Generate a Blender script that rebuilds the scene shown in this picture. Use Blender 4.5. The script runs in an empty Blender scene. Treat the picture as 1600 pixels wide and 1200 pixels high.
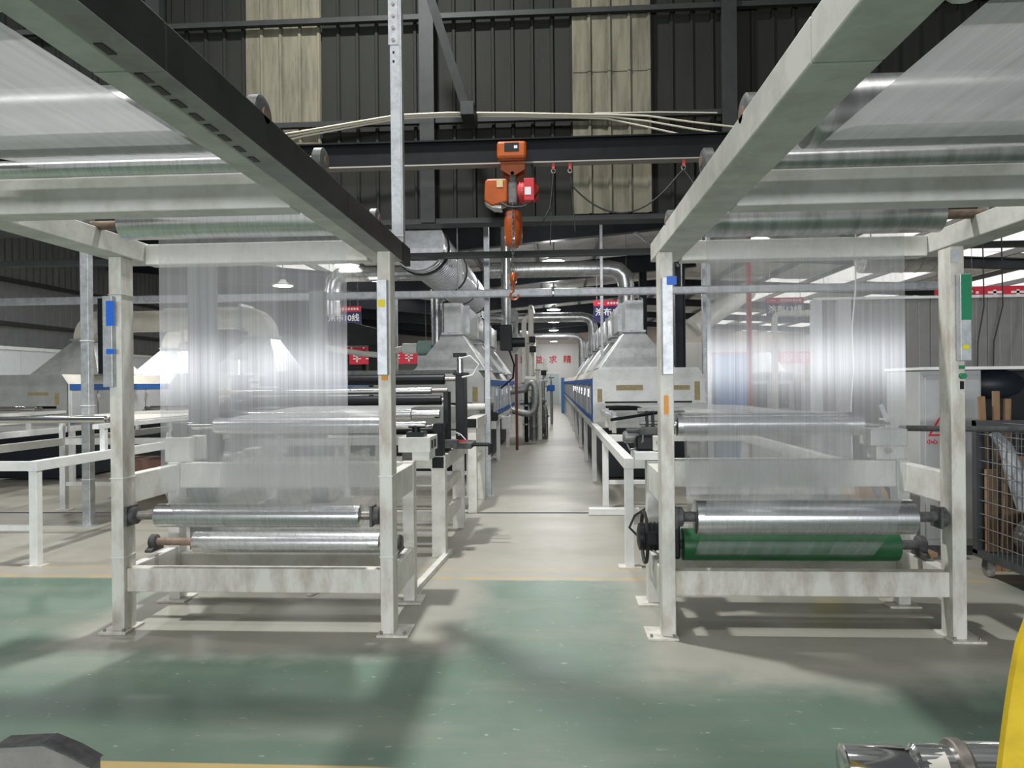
import bpy, math, random
import numpy as np
from mathutils import Vector, Matrix
random.seed(7)
sc = bpy.context.scene
COL = sc.collection
PI = math.pi
# ------------------------------------------------------------------ camera
F = 1120.0; H = 1.5; RO = 0.010          # focal length in px of the 1600 px frame, eye height, roll
Yc = np.array([65, 2, F]); Yc = Yc/np.linalg.norm(Yc)
Zc = np.array([-math.sin(RO), math.cos(RO), 0]); Zc = Zc-Yc*(Zc@Yc); Zc = Zc/np.linalg.norm(Zc)
Xc = np.cross(Yc, Zc)
if Xc[0] < 0: Xc = -Xc
M = np.stack([Xc, Yc, Zc], 1)
cd = bpy.data.cameras.new('camera'); cam = bpy.data.objects.new('camera', cd); COL.objects.link(cam)
cd.sensor_fit = 'HORIZONTAL'; cd.sensor_width = 36; cd.lens = F/1600*36; cd.clip_end = 200; cd.clip_start = 0.05
R = np.stack([M[0], M[1], -M[2]], 1)
mw = Matrix([list(R[i])+[0] for i in range(3)]+[[0, 0, 0, 1]]); mw.translation = (0, 0, H)
cam.matrix_world = mw
sc.camera = cam
# ------------------------------------------------------------------ light and exposure
sc.view_settings.view_transform = 'Standard'; sc.view_settings.look = 'None'
sc.view_settings.gamma = 1.0; sc.view_settings.use_curve_mapping = False
sc.view_settings.exposure = 0.22
W = bpy.data.worlds.new('world'); sc.world = W; W.use_nodes = True
W.node_tree.nodes['Background'].inputs[0].default_value = (0.86, 0.9, 0.92, 1)
W.node_tree.nodes['Background'].inputs[1].default_value = 0.08

def lamp(name, loc, power, size=0.5, color=(1, .995, .98), rot=(0, 0, 0), shape='DISK', size_y=None, spread=None):
    l = bpy.data.lights.new(name, 'AREA'); l.energy = power; l.shape = shape; l.size = size; l.color = color
    if size_y: l.size_y = size_y
    if spread: l.spread = spread
    o = bpy.data.objects.new(name, l); COL.objects.link(o); o.location = loc; o.rotation_euler = rot
    return o
# high-bay lamps of the tall near bay (above the picture)
lamp('bay_lamp', (-1.75, 5.6, 7.6), 460, 0.35)
lamp('bay_lamp', (-8.5, 5.0, 7.6), 170, 0.35)
lamp('bay_tube_row', (-2.0, 0.2, 7.6), 330, 11, shape='RECTANGLE', size_y=.25)
# wide unseen light added far behind the camera for film glow and bright fronts
lamp('rear_fill_light', (0.5, -13, 2.0), 1450, 12.0, (.95, .97, 1), (PI/2, 0, 0), 'RECTANGLE', 1.2)
# lamps of the long hall
for y in (10.5, 16.0, 21.5, 26.6, 32.0, 37.0, 42.0, 47.0):
    lamp('hall_lamp', (0.03, y, 4.17), 42, 0.5)
    p_ = bpy.data.lights.new('hall_lamp_glow', 'POINT'); p_.energy = 45; p_.shadow_soft_size = .15
    p_ = bpy.data.objects.new('hall_lamp_glow', p_); COL.objects.link(p_); p_.location = (.03, y, 4.12)
for y in (12.0, 18.0, 26.0, 36.0):
    lamp('hall_lamp', (-6.7, y, 3.9), 80, 0.6)
    lamp('hall_lamp', (6.7, y, 4.4), 60, 0.6)
lamp('hall_lamp', (-10.6, 14, 4.6), 80, 0.6)  # added light without a fitting, brightens the white panels on the left
lamp('hall_lamp', (-3.45, 14.2, 3.55), 60, 0.4)

# ------------------------------------------------------------------ materials
def mat(name, color, rough=.5, metal=0.0, noise=0.0, nscale=6.0, bump=0.0, color2=None, spec=0.5, stretch=None, emit=None, coat=0):
    m = bpy.data.materials.new(name); m.use_nodes = True
    nt = m.node_tree; b = nt.nodes['Principled BSDF']
    b.inputs['Base Color'].default_value = (*color, 1); b.inputs['Roughness'].default_value = rough
    b.inputs['Metallic'].default_value = metal; b.inputs['Specular IOR Level'].default_value = spec
    if coat: b.inputs['Coat Weight'].default_value = coat
    if emit:
        b.inputs['Emission Color'].default_value = (*emit[0], 1); b.inputs['Emission Strength'].default_value = emit[1]
    if noise or bump:
        tc = nt.nodes.new('ShaderNodeTexCoord'); mp = nt.nodes.new('ShaderNodeMapping')
        if stretch: mp.inputs['Scale'].default_value = stretch
        nt.links.new(tc.outputs['Object'], mp.inputs[0])
        n = nt.nodes.new('ShaderNodeTexNoise'); n.inputs['Scale'].default_value = nscale; n.inputs['Detail'].default_value = 5
        n.inputs['Roughness'].default_value = .65
        nt.links.new(mp.outputs[0], n.inputs['Vector'])
        if noise:
            cr = nt.nodes.new('ShaderNodeValToRGB')
            c2 = color2 or tuple(c*(1-noise) for c in color)
            cr.color_ramp.elements[0].position = .32; cr.color_ramp.elements[0].color = (*c2, 1)
            cr.color_ramp.elements[1].position = .58; cr.color_ramp.elements[1].color = (*color, 1)
            nt.links.new(n.outputs['Fac'], cr.inputs[0]); nt.links.new(cr.outputs[0], b.inputs['Base Color'])
        if bump:
            bp = nt.nodes.new('ShaderNodeBump'); bp.inputs['Strength'].default_value = bump; bp.inputs['Distance'].default_value = .01
            nt.links.new(n.outputs['Fac'], bp.inputs['Height']); nt.links.new(bp.outputs[0], b.inputs['Normal'])
    return m
M_ = {}
M_['paint'] = mat('off_white_paint', (.70, .70, .655), .45, noise=.3, nscale=5, color2=(.54, .53, .48))
M_['paint_dirty'] = mat('grimy_white_paint', (.66, .655, .6), .5, noise=.4, nscale=9, color2=(.42, .38, .32), stretch=(1, 1, .35))
M_['greybeam'] = mat('dusty_grey_paint', (.62, .62, .57), .5, noise=.3, nscale=4)
M_['roller'] = mat('chrome_roller', (.8, .81, .82), .3, 1, noise=.22, nscale=14, stretch=(6, .7, .7))
M_['roller2'] = mat('scuffed_steel_roller', (.68, .68, .68), .36, 1, noise=.4, nscale=5, stretch=(3, .6, .6))
M_['chrome'] = mat('polished_steel', (.78, .78, .78), .16, 1)
M_['steel'] = mat('worn_steel', (.36, .33, .3), .45, .8, noise=.4, nscale=20)
M_['rusty'] = mat('rusty_shaft', (.3, .22, .17), .6, .4, noise=.4, nscale=25)
M_['cast'] = mat('cast_iron', (.1, .1, .1), .6, .2, noise=.5, nscale=25)
M_['castgrey'] = mat('grey_cast_bearing', (.17, .175, .17), .5, .4, noise=.4, nscale=25)
M_['black'] = mat('black_paint', (.007, .008, .01), .42, spec=.25, noise=.3, nscale=12)
M_['navy'] = mat('navy_steel', (.012, .017, .028), .5, noise=.3, nscale=3)
M_['darkbeam'] = mat('charcoal_steel', (.008, .009, .01), .5, spec=.12, noise=.35, nscale=4)
M_['girt'] = mat('dark_grey_girt', (.034, .036, .036), .5, spec=.12, noise=.2)
M_['flangegrey'] = mat('flange_grey', (.2, .19, .165), .6)
M_['traylit'] = mat('grey_tray_lit_face', (.32, .32, .3), .55, noise=.3)
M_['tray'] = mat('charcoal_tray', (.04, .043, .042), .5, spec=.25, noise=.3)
M_['galv'] = mat('galvanised', (.52, .54, .56), .46, .6, noise=.3, nscale=16)
M_['galvduct'] = mat('galvanised_duct', (.5, .51, .515), .3, .9, noise=.3, nscale=9)
M_['hood'] = mat('galvanised_hood', (.56, .58, .575), .42, .5, noise=.25, nscale=7)
M_['plate'] = mat('oven_plate', (.56, .57, .55), .42, .3, noise=.22, nscale=3)
M_['cream'] = mat('cream_panel', (.68, .65, .57), .6, spec=.3, noise=.1)
M_['white'] = mat('white_powder_coat', (.76, .77, .75), .45, noise=.12)
M_['doorgrey'] = mat('light_grey_door', (.5, .51, .53), .6, spec=.25, noise=.08)
M_['blue'] = mat('blue_trim', (.02, .12, .42), .5, spec=.3)
M_['bluecab'] = mat('blue_cabinet', (.05, .24, .6), .4)
M_['bluetape'] = mat('blue_tape', (.01, .13, .62), .5)
M_['greentape'] = mat('green_tape', (.005, .2, .09), .4)
M_['orange_tape'] = mat('orange_tape', (.72, .3, .04), .6)
M_['yellow'] = mat('yellow_mark', (.7, .6, .03), .6)
M_['masking'] = mat('brown_tape', (.4, .33, .16), .6, noise=.2, nscale=20)
M_['orange'] = mat('orange_enamel', (.3, .06, .005), .3, noise=.25, nscale=5, coat=.4)
M_['red'] = mat('red_plastic', (.36, .015, .02), .35, coat=.3)
M_['redpaint'] = mat('red_paint', (.42, .03, .03), .5)
M_['darkred'] = mat('dark_red_paint', (.12, .012, .014), .5)
M_['orangebag'] = mat('orange_plastic_bag', (.26, .052, .006), .25, noise=.4, nscale=9, bump=.6, coat=.5)
M_['rubber'] = mat('black_rubber', (.012, .012, .012), .6)
M_['tan'] = mat('tan_cable', (.48, .45, .36), .6)
M_['wallpanel'] = mat('dark_wall_sheet', (.023, .024, .021), .7, spec=.08, noise=.14, nscale=3, stretch=(1, 1, .3))
M_['leftsheet'] = mat('left_wall_sheet', (.14, .145, .15), .55, noise=.15, nscale=3)
M_['translucent'] = mat('fibreglass_sheet', (.15, .142, .105), .6, spec=.1, noise=.4, nscale=3, stretch=(4, 1, .5))
M_['whitepanel'] = mat('white_sandwich_panel', (.64, .68, .7), .5, noise=.06)
M_['greypanel'] = mat('grey_partition_panel', (.2, .196, .19), .55, noise=.1)
M_['cabinet'] = mat('grey_electrical_cabinet', (.42, .43, .43), .5, noise=.08)
M_['foil'] = mat('foil_insulation', (.8, .8, .79), .35, .2, noise=.3, nscale=2.2, bump=.8)
M_['purlin'] = mat('purlin', (.2, .2, .2), .5)
M_['endlow'] = mat('end_wall_white', (.7, .7, .69), .6)
M_['endup'] = mat('end_wall_beige', (.6, .53, .48), .6)
M_['enddoor'] = mat('pale_blue_door', (.5, .58, .6), .5)
M_['skylight'] = mat('skylight', (.8, .8, .8), .5, emit=((1, .99, .95), .85))
M_['lampglass'] = mat('lamp_glass', (.9, .9, .9), .4, emit=((1, .98, .94), 7.0))
M_['signnavy'] = mat('sign_navy', (.022, .02, .11), .45)
M_['signred'] = mat('sign_red', (.66, .025, .06), .45)
M_['letter'] = mat('white_lettering', (.85, .85, .85), .5)
M_['redletter'] = mat('red_lettering', (.6, .02, .03), .5)
M_['insul'] = mat('white_pipe_lagging', (.68, .67, .62), .5, noise=.15, nscale=12)
M_['pipegrey'] = mat('grey_pipe', (.3, .31, .3), .4, .5, noise=.3, nscale=14)
M_['teal'] = mat('teal_blower', (.28, .42, .38), .45)
M_['greenroll'] = mat('green_rubber_roller', (.012, .1, .032), .42, noise=.3, nscale=8)
M_['cardboard'] = mat('cardboard', (.42, .28, .14), .8, noise=.2, nscale=10)
M_['wood'] = mat('split_wood', (.27, .17, .09), .8, noise=.35, nscale=18, stretch=(1, 1, .2))
M_['cart'] = mat('dark_cart_steel', (.06, .065, .07), .5, noise=.3)
M_['wire'] = mat('cart_wire', (.25, .26, .26), .4, .7)
M_['scrap'] = mat('shiny_scrap', (.2, .2, .19), .3, .5, noise=.6, nscale=30, bump=1.0)
M_['bluebag'] = mat('blue_bag', (.02, .1, .26), .5, noise=.3, bump=.5)
M_['clearbag'] = mat('grey_plastic_bag', (.42, .44, .46), .3, noise=.2, bump=.7)
M_['yellowstrap'] = mat('yellow_strap', (.72, .5, .01), .55, noise=.25, nscale=12)
M_['guard'] = mat('dusty_grey_guard', (.27, .26, .24), .7, noise=.3, nscale=7)
M_['darkpost'] = mat('grey_green_post', (.12, .135, .135), .5, noise=.2)
M_['paper'] = mat('white_paper', (.75, .73, .66), .7)
M_['brownbox'] = mat('brown_box', (.24, .13, .1), .7)

def film_material(lo=.3, hi=.58):
    m = bpy.data.materials.new('plastic_mesh_film'); m.use_nodes = True; nt = m.node_tree; nt.nodes.clear(); N = nt.nodes.new; L = nt.links.new
    out = N('ShaderNodeOutputMaterial'); tc = N('ShaderNodeTexCoord')
    def nz(sx, sy, scale, det=2):
        mp = N('ShaderNodeMapping'); mp.inputs['Scale'].default_value = (sx, sy, 1); L(tc.outputs['UV'], mp.inputs[0])
        n = N('ShaderNodeTexNoise'); n.inputs['Scale'].default_value = scale; n.inputs['Detail'].default_value = det; L(mp.outputs[0], n.inputs['Vector']); return n
    a = nz(300, .5, 1.0, 3); b = nz(30, .06, 1.0, 2); c = nz(2.5, .8, 1, 1)
    def math_(op, x, y):
        n = N('ShaderNodeMath'); n.operation = op
        for i, v in enumerate((x, y)):
            if isinstance(v, (int, float)): n.inputs[i].default_value = v
            else: L(v, n.inputs[i])
        return n.outputs[0]
    s = math_('ADD', math_('MULTIPLY', a.outputs['Fac'], .5), math_('MULTIPLY', b.outputs['Fac'], .5))
    s = math_('ADD', s, math_('MULTIPLY', math_('SUBTRACT', c.outputs['Fac'], .5), .35))
    mr = N('ShaderNodeMapRange'); L(s, mr.inputs['Value'])
    mr.inputs['From Min'].default_value = .3; mr.inputs['From Max'].default_value = .7
    mr.inputs['To Min'].default_value = lo; mr.inputs['To Max'].default_value = hi
    tr = N('ShaderNodeBsdfTransparent')
    d = N('ShaderNodeBsdfDiffuse'); d.inputs[0].default_value = (.62, .63, .64, 1)
    t = N('ShaderNodeBsdfTranslucent'); t.inputs[0].default_value = (.56, .57, .58, 1)
    g = N('ShaderNodeBsdfAnisotropic'); g.inputs['Color'].default_value = (.8, .81, .83, 1); g.inputs['Roughness'].default_value = .34
    g.inputs['Anisotropy'].default_value = -.85
    tg = N('ShaderNodeTangent'); tg.direction_type = 'UV_MAP'; L(tg.outputs[0], g.inputs['Tangent'])
    m1 = N('ShaderNodeMixShader'); m1.inputs[0].default_value = .5; L(d.outputs[0], m1.inputs[1]); L(t.outputs[0], m1.inputs[2])
    m2 = N('ShaderNodeMixShader'); m2.inputs[0].default_value = .24; L(m1.outputs[0], m2.inputs[1]); L(g.outputs[0], m2.inputs[2])
    geo = N('ShaderNodeNewGeometry'); dt = N('ShaderNodeVectorMath'); dt.operation = 'DOT_PRODUCT'
    L(geo.outputs['Normal'], dt.inputs[0]); L(geo.outputs['Incoming'], dt.inputs[1])
    cosv = math_('MAXIMUM', math_('ABSOLUTE', dt.outputs['Value'], 0.0), .42)
    op = math_('SUBTRACT', 1.0, math_('POWER', math_('SUBTRACT', 1.0, mr.outputs[0]), math_('DIVIDE', 1.0, cosv)))
    m3 = N('ShaderNodeMixShader'); L(op, m3.inputs[0]); L(tr.outputs[0], m3.inputs[1]); L(m2.outputs[0], m3.inputs[2])
    L(m3.outputs[0], out.inputs[0])
    return m
M_['film'] = film_material(); M_['film_wrapped'] = film_material(.03, .2)

def floor_material():
    m = bpy.data.materials.new('painted_concrete_floor'); m.use_nodes = True; nt = m.node_tree; N = nt.nodes.new; L = nt.links.new
    b = nt.nodes['Principled BSDF']; tc = N('ShaderNodeTexCoord'); sp = N('ShaderNodeSeparateXYZ'); L(tc.outputs['Object'], sp.inputs[0])
    X, Y = sp.outputs[0], sp.outputs[1]
    def mth(op, x, y=0.0, z=None, clamp=False):
        n = N('ShaderNodeMath'); n.operation = op; n.use_clamp = clamp
        for i, v in enumerate((x, y, z)):
            if v is None: continue
            if isinstance(v, (int, float)): n.inputs[i].default_value = v
            else: L(v, n.inputs[i])
        return n.outputs[0]
    def noise(scale, det=4, sx=1, sy=1, rough=.6):
        mp = N('ShaderNodeMapping'); mp.inputs['Scale'].default_value = (sx, sy, 1); L(tc.outputs['Object'], mp.inputs[0])
        n = N('ShaderNodeTexNoise'); n.inputs['Scale'].default_value = scale; n.inputs['Detail'].default_value = det; n.inputs['Roughness'].default_value = rough
        L(mp.outputs[0], n.inputs['Vector']); return n.outputs['Fac']
    def step(v, lo, hi):
        n = N('ShaderNodeMapRange'); n.interpolation_type = 'SMOOTHSTEP'; L(v, n.inputs['Value'])
        n.inputs['From Min'].default_value = lo; n.inputs['From Max'].default_value = hi; return n.outputs['Result']
    def band(v, lo, hi, s=.01): return mth('MULTIPLY', step(v, lo-s, lo+s), mth('SUBTRACT', 1.0, step(v, hi-s, hi+s)))
    def mix(f, a, c):
        n = N('ShaderNodeMix'); n.data_type = 'RGBA'
        if isinstance(f, (int, float)): n.inputs[0].default_value = f
        else: L(f, n.inputs[0])
        for k, v in ((6, a), (7, c)):
            if isinstance(v, tuple): n.inputs[k].default_value = (*v, 1)
            else: L(v, n.inputs[k])
        return n.outputs[2]
    n1 = noise(.9); n2 = noise(5, 6); n3 = noise(2.2, 5, .25, 1.0); n4 = noise(34, 3, .45, 1.0)
    green = mix(n2, (.108, .168, .126), (.142, .214, .163))
    green = mix(mth('MULTIPLY', step(n3, .46, .7), .7), green, (.22, .245, .2))          # scuffed, dusty lanes
    green = mix(mth('MULTIPLY', step(n4, .665, .71), .7), green, (.42, .46, .42))          # chips
    conc = mix(n2, (.30, .284, .24), (.40, .383, .33))
    conc = mix(mth('MULTIPLY', step(n1, .45, .65), .4), conc, (.33, .335, .29))
    wob = mth('MULTIPLY', mth('SUBTRACT', n1, .5), 1.1); wob2 = mth('MULTIPLY', mth('SUBTRACT', n2, .5), .35)
    Xw = mth('ADD', X, wob); Yw = mth('ADD', mth('ADD', Y, mth('MULTIPLY', wob, .5)), wob2)
    areaL = mth('MULTIPLY', band(Xw, -3.0, -.5, .22), band(Yw, 3.92, 5.9, .18))
    areaR = mth('MULTIPLY', band(Xw, .42, 3.4, .25), band(Yw, 3.62, 5.9, .22))
    area = mth('MAXIMUM', areaL, areaR)
    dusty = mix(n2, (.29, .285, .24), (.36, .355, .305))
    front = mix(area, green, dusty)
    isgreen = mth('SUBTRACT', 1.0, step(mth('ADD', Y, mth('MULTIPLY', wob2, .12)), 5.41, 5.47))
    colr = mix(isgreen, conc, front)
    yl = mth('MAXIMUM', band(Y, 5.46, 5.53), band(Y, 5.74, 5.78))
    yl = mth('MULTIPLY', yl, step(n2, .3, .62))
    colr = mix(mth('MULTIPLY', yl, .85), colr, (.46, .35, .15))
    yb = mth('MULTIPLY', band(Y, 2.66, 2.775, .006), mth('SUBTRACT', 1.0, step(X, -.75, -.6)))
    colr = mix(yb, colr, (.55, .4, .16))
    L(colr, b.inputs['Base Color'])
    mr = N('ShaderNodeMapRange'); L(n3, mr.inputs['Value']); mr.inputs['To Min'].default_value = .32; mr.inputs['To Max'].default_value = .62
    L(mr.outputs[0], b.inputs['Roughness'])
    return m
M_['floor'] = floor_material()

# ------------------------------------------------------------------ mesh helpers
class MB:
    def __init__(s): s.v = []; s.f = []; s.uv = None
    def add(s, vs, fs):
        n = len(s.v); s.v += [tuple(v) for v in vs]; s.f += [tuple(i+n for i in f) for f in fs]; return s
    def box(s, x0, x1, y0, y1, z0, z1):
        return s.add([(x0, y0, z0), (x1, y0, z0), (x1, y1, z0), (x0, y1, z0), (x0, y0, z1), (x1, y0, z1), (x1, y1, z1), (x0, y1, z1)],
                     [(3, 2, 1, 0), (4, 5, 6, 7), (0, 1, 5, 4), (1, 2, 6, 5), (2, 3, 7, 6), (3, 0, 4, 7)])
    def cbox(s, c, d): return s.box(c[0]-d[0]/2, c[0]+d[0]/2, c[1]-d[1]/2, c[1]+d[1]/2, c[2]-d[2]/2, c[2]+d[2]/2)
    def prism(s, poly, axis, a, b):
        """poly of 2D points extruded along axis ('x': (y,z), 'y': (x,z), 'z': (x,y))"""
        def P(p, t): return {'x': (t, p[0], p[1]), 'y': (p[0], t, p[1]), 'z': (p[0], p[1], t)}[axis]
        n = len(poly)
        return s.add([P(p, a) for p in poly]+[P(p, b) for p in poly],
                     [tuple(range(n-1, -1, -1)), tuple(range(n, 2*n))]+[(i, (i+1) % n, n+(i+1) % n, n+i) for i in range(n)])
    def frustum(s, r0, z0, r1, z1):
        (a, b, c, d), (e, f, g, h) = r0, r1
        return s.add([(a, c, z0), (b, c, z0), (b, d, z0), (a, d, z0), (e, g, z1), (f, g, z1), (f, h, z1), (e, h, z1)],
                     [(3, 2, 1, 0), (4, 5, 6, 7), (0, 1, 5, 4), (1, 2, 6, 5), (2, 3, 7, 6), (3, 0, 4, 7)])
    def lathe(s, p0, p1, prof, n=20):
        """prof: list of (t in metres from p0, radius); capped"""
        p0 = Vector(p0); d = (Vector(p1)-p0).normalized()
        u = d.orthogonal().normalized(); w = d.cross(u)
        vs = []; fs = []
        for t, r in prof:
            for i in range(n):
                a = 2*PI*i/n; vs.append(p0+d*t+(u*math.cos(a)+w*math.sin(a))*r)
        for k in range(len(prof)-1):
            for i in range(n):
                j = (i+1) % n; fs.append((k*n+i, k*n+j, (k+1)*n+j, (k+1)*n+i))
        fs.append(tuple(range(n-1, -1, -1))); m = (len(prof)-1)*n; fs.append(tuple(range(m, m+n)))
        return s.add(vs, fs)
    def cyl(s, p0, p1, r, n=16, r1=None):
        L = (Vector(p1)-Vector(p0)).length
        return s.lathe(p0, p1, [(0, r), (L, r if r1 is None else r1)], n)
    def tube(s, pts, r, n=8, closed=False):
        pts = [Vector(p) for p in pts]; vs = []; fs = []; m = len(pts); prev = None
        for k, p in enumerate(pts):
            if closed: t = pts[(k+1) % m]-pts[k-1]
            else: t = pts[min(k+1, m-1)]-pts[max(k-1, 0)]
            t.normalize()
            if prev is None: u = t.orthogonal().normalized()
            else: u = (prev-t*prev.dot(t)).normalized()
            prev = u; w = t.cross(u); rr = r[k] if isinstance(r, (list, tuple)) else r
            for i in range(n):
                a = 2*PI*i/n; vs.append(p+(u*math.cos(a)+w*math.sin(a))*rr)
        for k in range(m if closed else m-1):
            for i in range(n):
                j = (i+1) % n; q = (k+1) % m; fs.append((k*n+i, k*n+j, q*n+j, q*n+i))
        if not closed:
            fs.append(tuple(range(n-1, -1, -1))); fs.append(tuple(range((m-1)*n, m*n)))
        return s.add(vs, fs)
    def bar(s, p0, p1, w, h, up=(0, 0, 1)):
        p0 = Vector(p0); p1 = Vector(p1); d = (p1-p0).normalized(); u = Vector(up); u = (u-d*u.dot(d)).normalized(); r = d.cross(u)
        vs = [p+r*a*w/2+u*b*h/2 for p in (p0, p1) for a, b in ((-1, -1), (1, -1), (1, 1), (-1, 1))]
        return s.add(vs, [(0, 1, 2, 3), (7, 6, 5, 4), (0, 4, 5, 1), (1, 5, 6, 2), (2, 6, 7, 3), (3, 7, 4, 0)])
    def ball(s, c, r, n=10, sq=(1, 1, 1)):
        c = Vector(c); vs = [c+Vector((0, 0, r*sq[2]))]; fs = []
        for k in range(1, n//2):
            a = PI*k/(n//2)
            for i in range(n):
                b = 2*PI*i/n; vs.append(c+Vector((r*sq[0]*math.sin(a)*math.cos(b), r*sq[1]*math.sin(a)*math.sin(b), r*sq[2]*math.cos(a))))
        vs.append(c-Vector((0, 0, r*sq[2]))); q = n//2-1
        for i in range(n):
            j = (i+1) % n; fs.append((0, 1+i, 1+j)); fs.append((len(vs)-1, 1+(q-1)*n+j, 1+(q-1)*n+i))
            for k in range(q-1): fs.append((1+k*n+i, 1+(k+1)*n+i, 1+(k+1)*n+j, 1+k*n+j))
        return s.add(vs, fs)
    def obj(s, name, m, parent=None, label=None, cat=None, group=None, kind=None, bevel=0.0, smooth=False, worn=None):
        me = bpy.data.meshes.new(name)
        root = parent
        while root is not None and root.parent is not None: root = root.parent
        if root is not None: off = Vector(root.location)
        elif kind == 'structure': off = Vector((0, 0, 0))
        else:
            a = np.array(s.v); lo = a.min(0); hi = a.max(0); off = Vector(((lo[0]+hi[0])/2, (lo[1]+hi[1])/2, lo[2]))
        me.from_pydata([tuple(Vector(v)-off) for v in s.v], [], s.f); me.update()
        o = bpy.data.objects.new(name, me); COL.objects.link(o)
        me.materials.append(M_[m] if isinstance(m, str) else m)
        if parent is None: o.location = off
        else: o.parent = parent
        if smooth:
            for p in me.polygons: p.use_smooth = len(p.vertices) <= 4
            me.set_sharp_from_angle(angle=math.radians(40))
        if bevel:
            b = o.modifiers.new('bevel', 'BEVEL'); b.width = bevel; b.segments = 2; b.limit_method = 'ANGLE'
            b.angle_limit = math.radians(50)
        tag(o, label, cat, group, kind)
        return o
def tag(o, label=None, cat=None, group=None, kind=None):
    if label: o['label'] = label
    if cat: o['category'] = cat
    if group: o['group'] = group
    if kind: o['kind'] = kind
    return o
def thing(name, loc, label, cat, group=None):
    o = bpy.data.objects.new(name, None); COL.objects.link(o); o.location = loc; o.empty_display_size = .1
    return tag(o, label, cat, group)
def arc(c, r, a0, a1, n, plane='xz', fixed=0):
    out = []
    for i in range(n+1):
        a = a0+(a1-a0)*i/n; p, q = c[0]+r*math.cos(a), c[1]+r*math.sin(a)
        out.append({'xz': (p, fixed, q), 'yz': (fixed, p, q), 'xy': (p, q, fixed)}[plane])
    return out
def text(name, s, size, loc, m, parent, rotz=0.0, bold=0.0, depth=.004, align='CENTER', rotx=PI/2):
    cu = bpy.data.curves.new('text', 'FONT'); cu.body = s; cu.size = size; cu.align_x = align; cu.align_y = 'CENTER'
    cu.extrude = depth; cu.offset = bold; cu.resolution_u = 3
    t = bpy.data.objects.new('text', cu); COL.objects.link(t)
    dg = bpy.context.evaluated_depsgraph_get(); dg.update()
    me = bpy.data.meshes.new_from_object(t.evaluated_get(dg)); me.name = name
    bpy.data.objects.remove(t); bpy.data.curves.remove(cu)
    o = bpy.data.objects.new(name, me); COL.objects.link(o); me.materials.clear(); me.materials.append(M_[m])
    o.rotation_euler = (rotx, 0, rotz)
    if parent is not None:
        root = parent
        while root.parent is not None: root = root.parent
        o.parent = parent; o.location = Vector(loc)-Vector(root.location)
    else: o.location = loc
    return o

# ================================================================== LARGE STRUCTURE
JY0, JY1 = 8.23, 8.31                                   # dark expansion joint across the floor
f = MB()
f.add([(-24, -16, 0), (26, -16, 0), (26, JY0, 0), (-24, JY0, 0)], [(0, 1, 2, 3)])
f.add([(-24, JY1, 0), (26, JY1, 0), (26, 50, 0), (-24, 50, 0)], [(0, 1, 2, 3)])
floor = f.obj('floor', 'floor', kind='structure')
MB().box(-24, 26, JY0-.03, JY1+.03, -.06, -.018).obj('floor_joint', 'cast', floor)

# ---- upper end wall of the tall bay (sheeting above the opening)
WY = 8.4; WZ0 = 3.44; WZ1 = 8.6
wall = MB().box(-24, 26, WY+.16, WY+.2, WZ0, WZ1).obj('wall_back', 'girt', kind='structure')
def sheet(x0, x1, z0, z1, y, m, name='panel', label=None, parent=wall, ribs=4):
    """profiled sheet facing -Y"""
    w = (x1-x0)/ribs; prof = []
    for i in range(ribs):
        a = x0+i*w
        prof += [(a+.006, y), (a+w-.052, y), (a+w-.04, y-.028), (a+w-.012, y-.028), (a+w-.0005, y)]
    b = MB(); n = len(prof)
    b.add([(p[0], p[1], z0) for p in prof]+[(p[0], p[1], z1) for p in prof], [(i, i+1, n+i+1, n+i) for i in range(n-1)])
    return b.obj(name, m, parent, label)
PITCH = .934
x = -3.692-PITCH*11
while x < 14:
    trans = abs(x+3.692) < .02 or abs(x-.246) < .35 and abs(x-.246) < .02
    x1 = x+PITCH
    if abs(x+3.692) < .05:
        for z0, z1 in ((WZ0+.93, 5.745), (5.73, WZ1)): sheet(x, x1, z0, z1, WY+(.1 if z1 < 6 else .11), 'translucent', label='cream translucent fibreglass sheet')
        sheet(x, x1, WZ0, WZ0+.95, WY+.12, 'wallpanel')
    else: sheet(x, x1, WZ0, WZ1, WY+.12, 'wallpanel')
    x = x1
for z0, z1, yy in ((WZ0+.04, 5.15, .06), (5.14, 5.77, .05), (5.76, WZ1, .06)):
    sheet(.25, 1.175, z0, z1, WY+yy, 'translucent', label='cream translucent fibreglass sheet')
for z in (5.83, 4.6):
    MB().box(-16, 14, WY-.03, WY+.04, z-.03, z+.03).obj('girt', 'girt', wall)
MB().box(-16, 14, WY-.05, WY+.2, WZ0-.06, WZ0).obj('sill_flange', 'girt', wall)
for xc in (-1.45, 2.04, -4.75, 6.2):
    b = MB().box(xc-.06, xc+.06, WY-.07, WY+.08, WZ0-.05, WZ1)
    b.box(xc-.085, xc+.085, WY-.085, WY-.07, WZ0-.05, WZ1)
    b.obj('wall_post', 'girt', wall)
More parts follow.
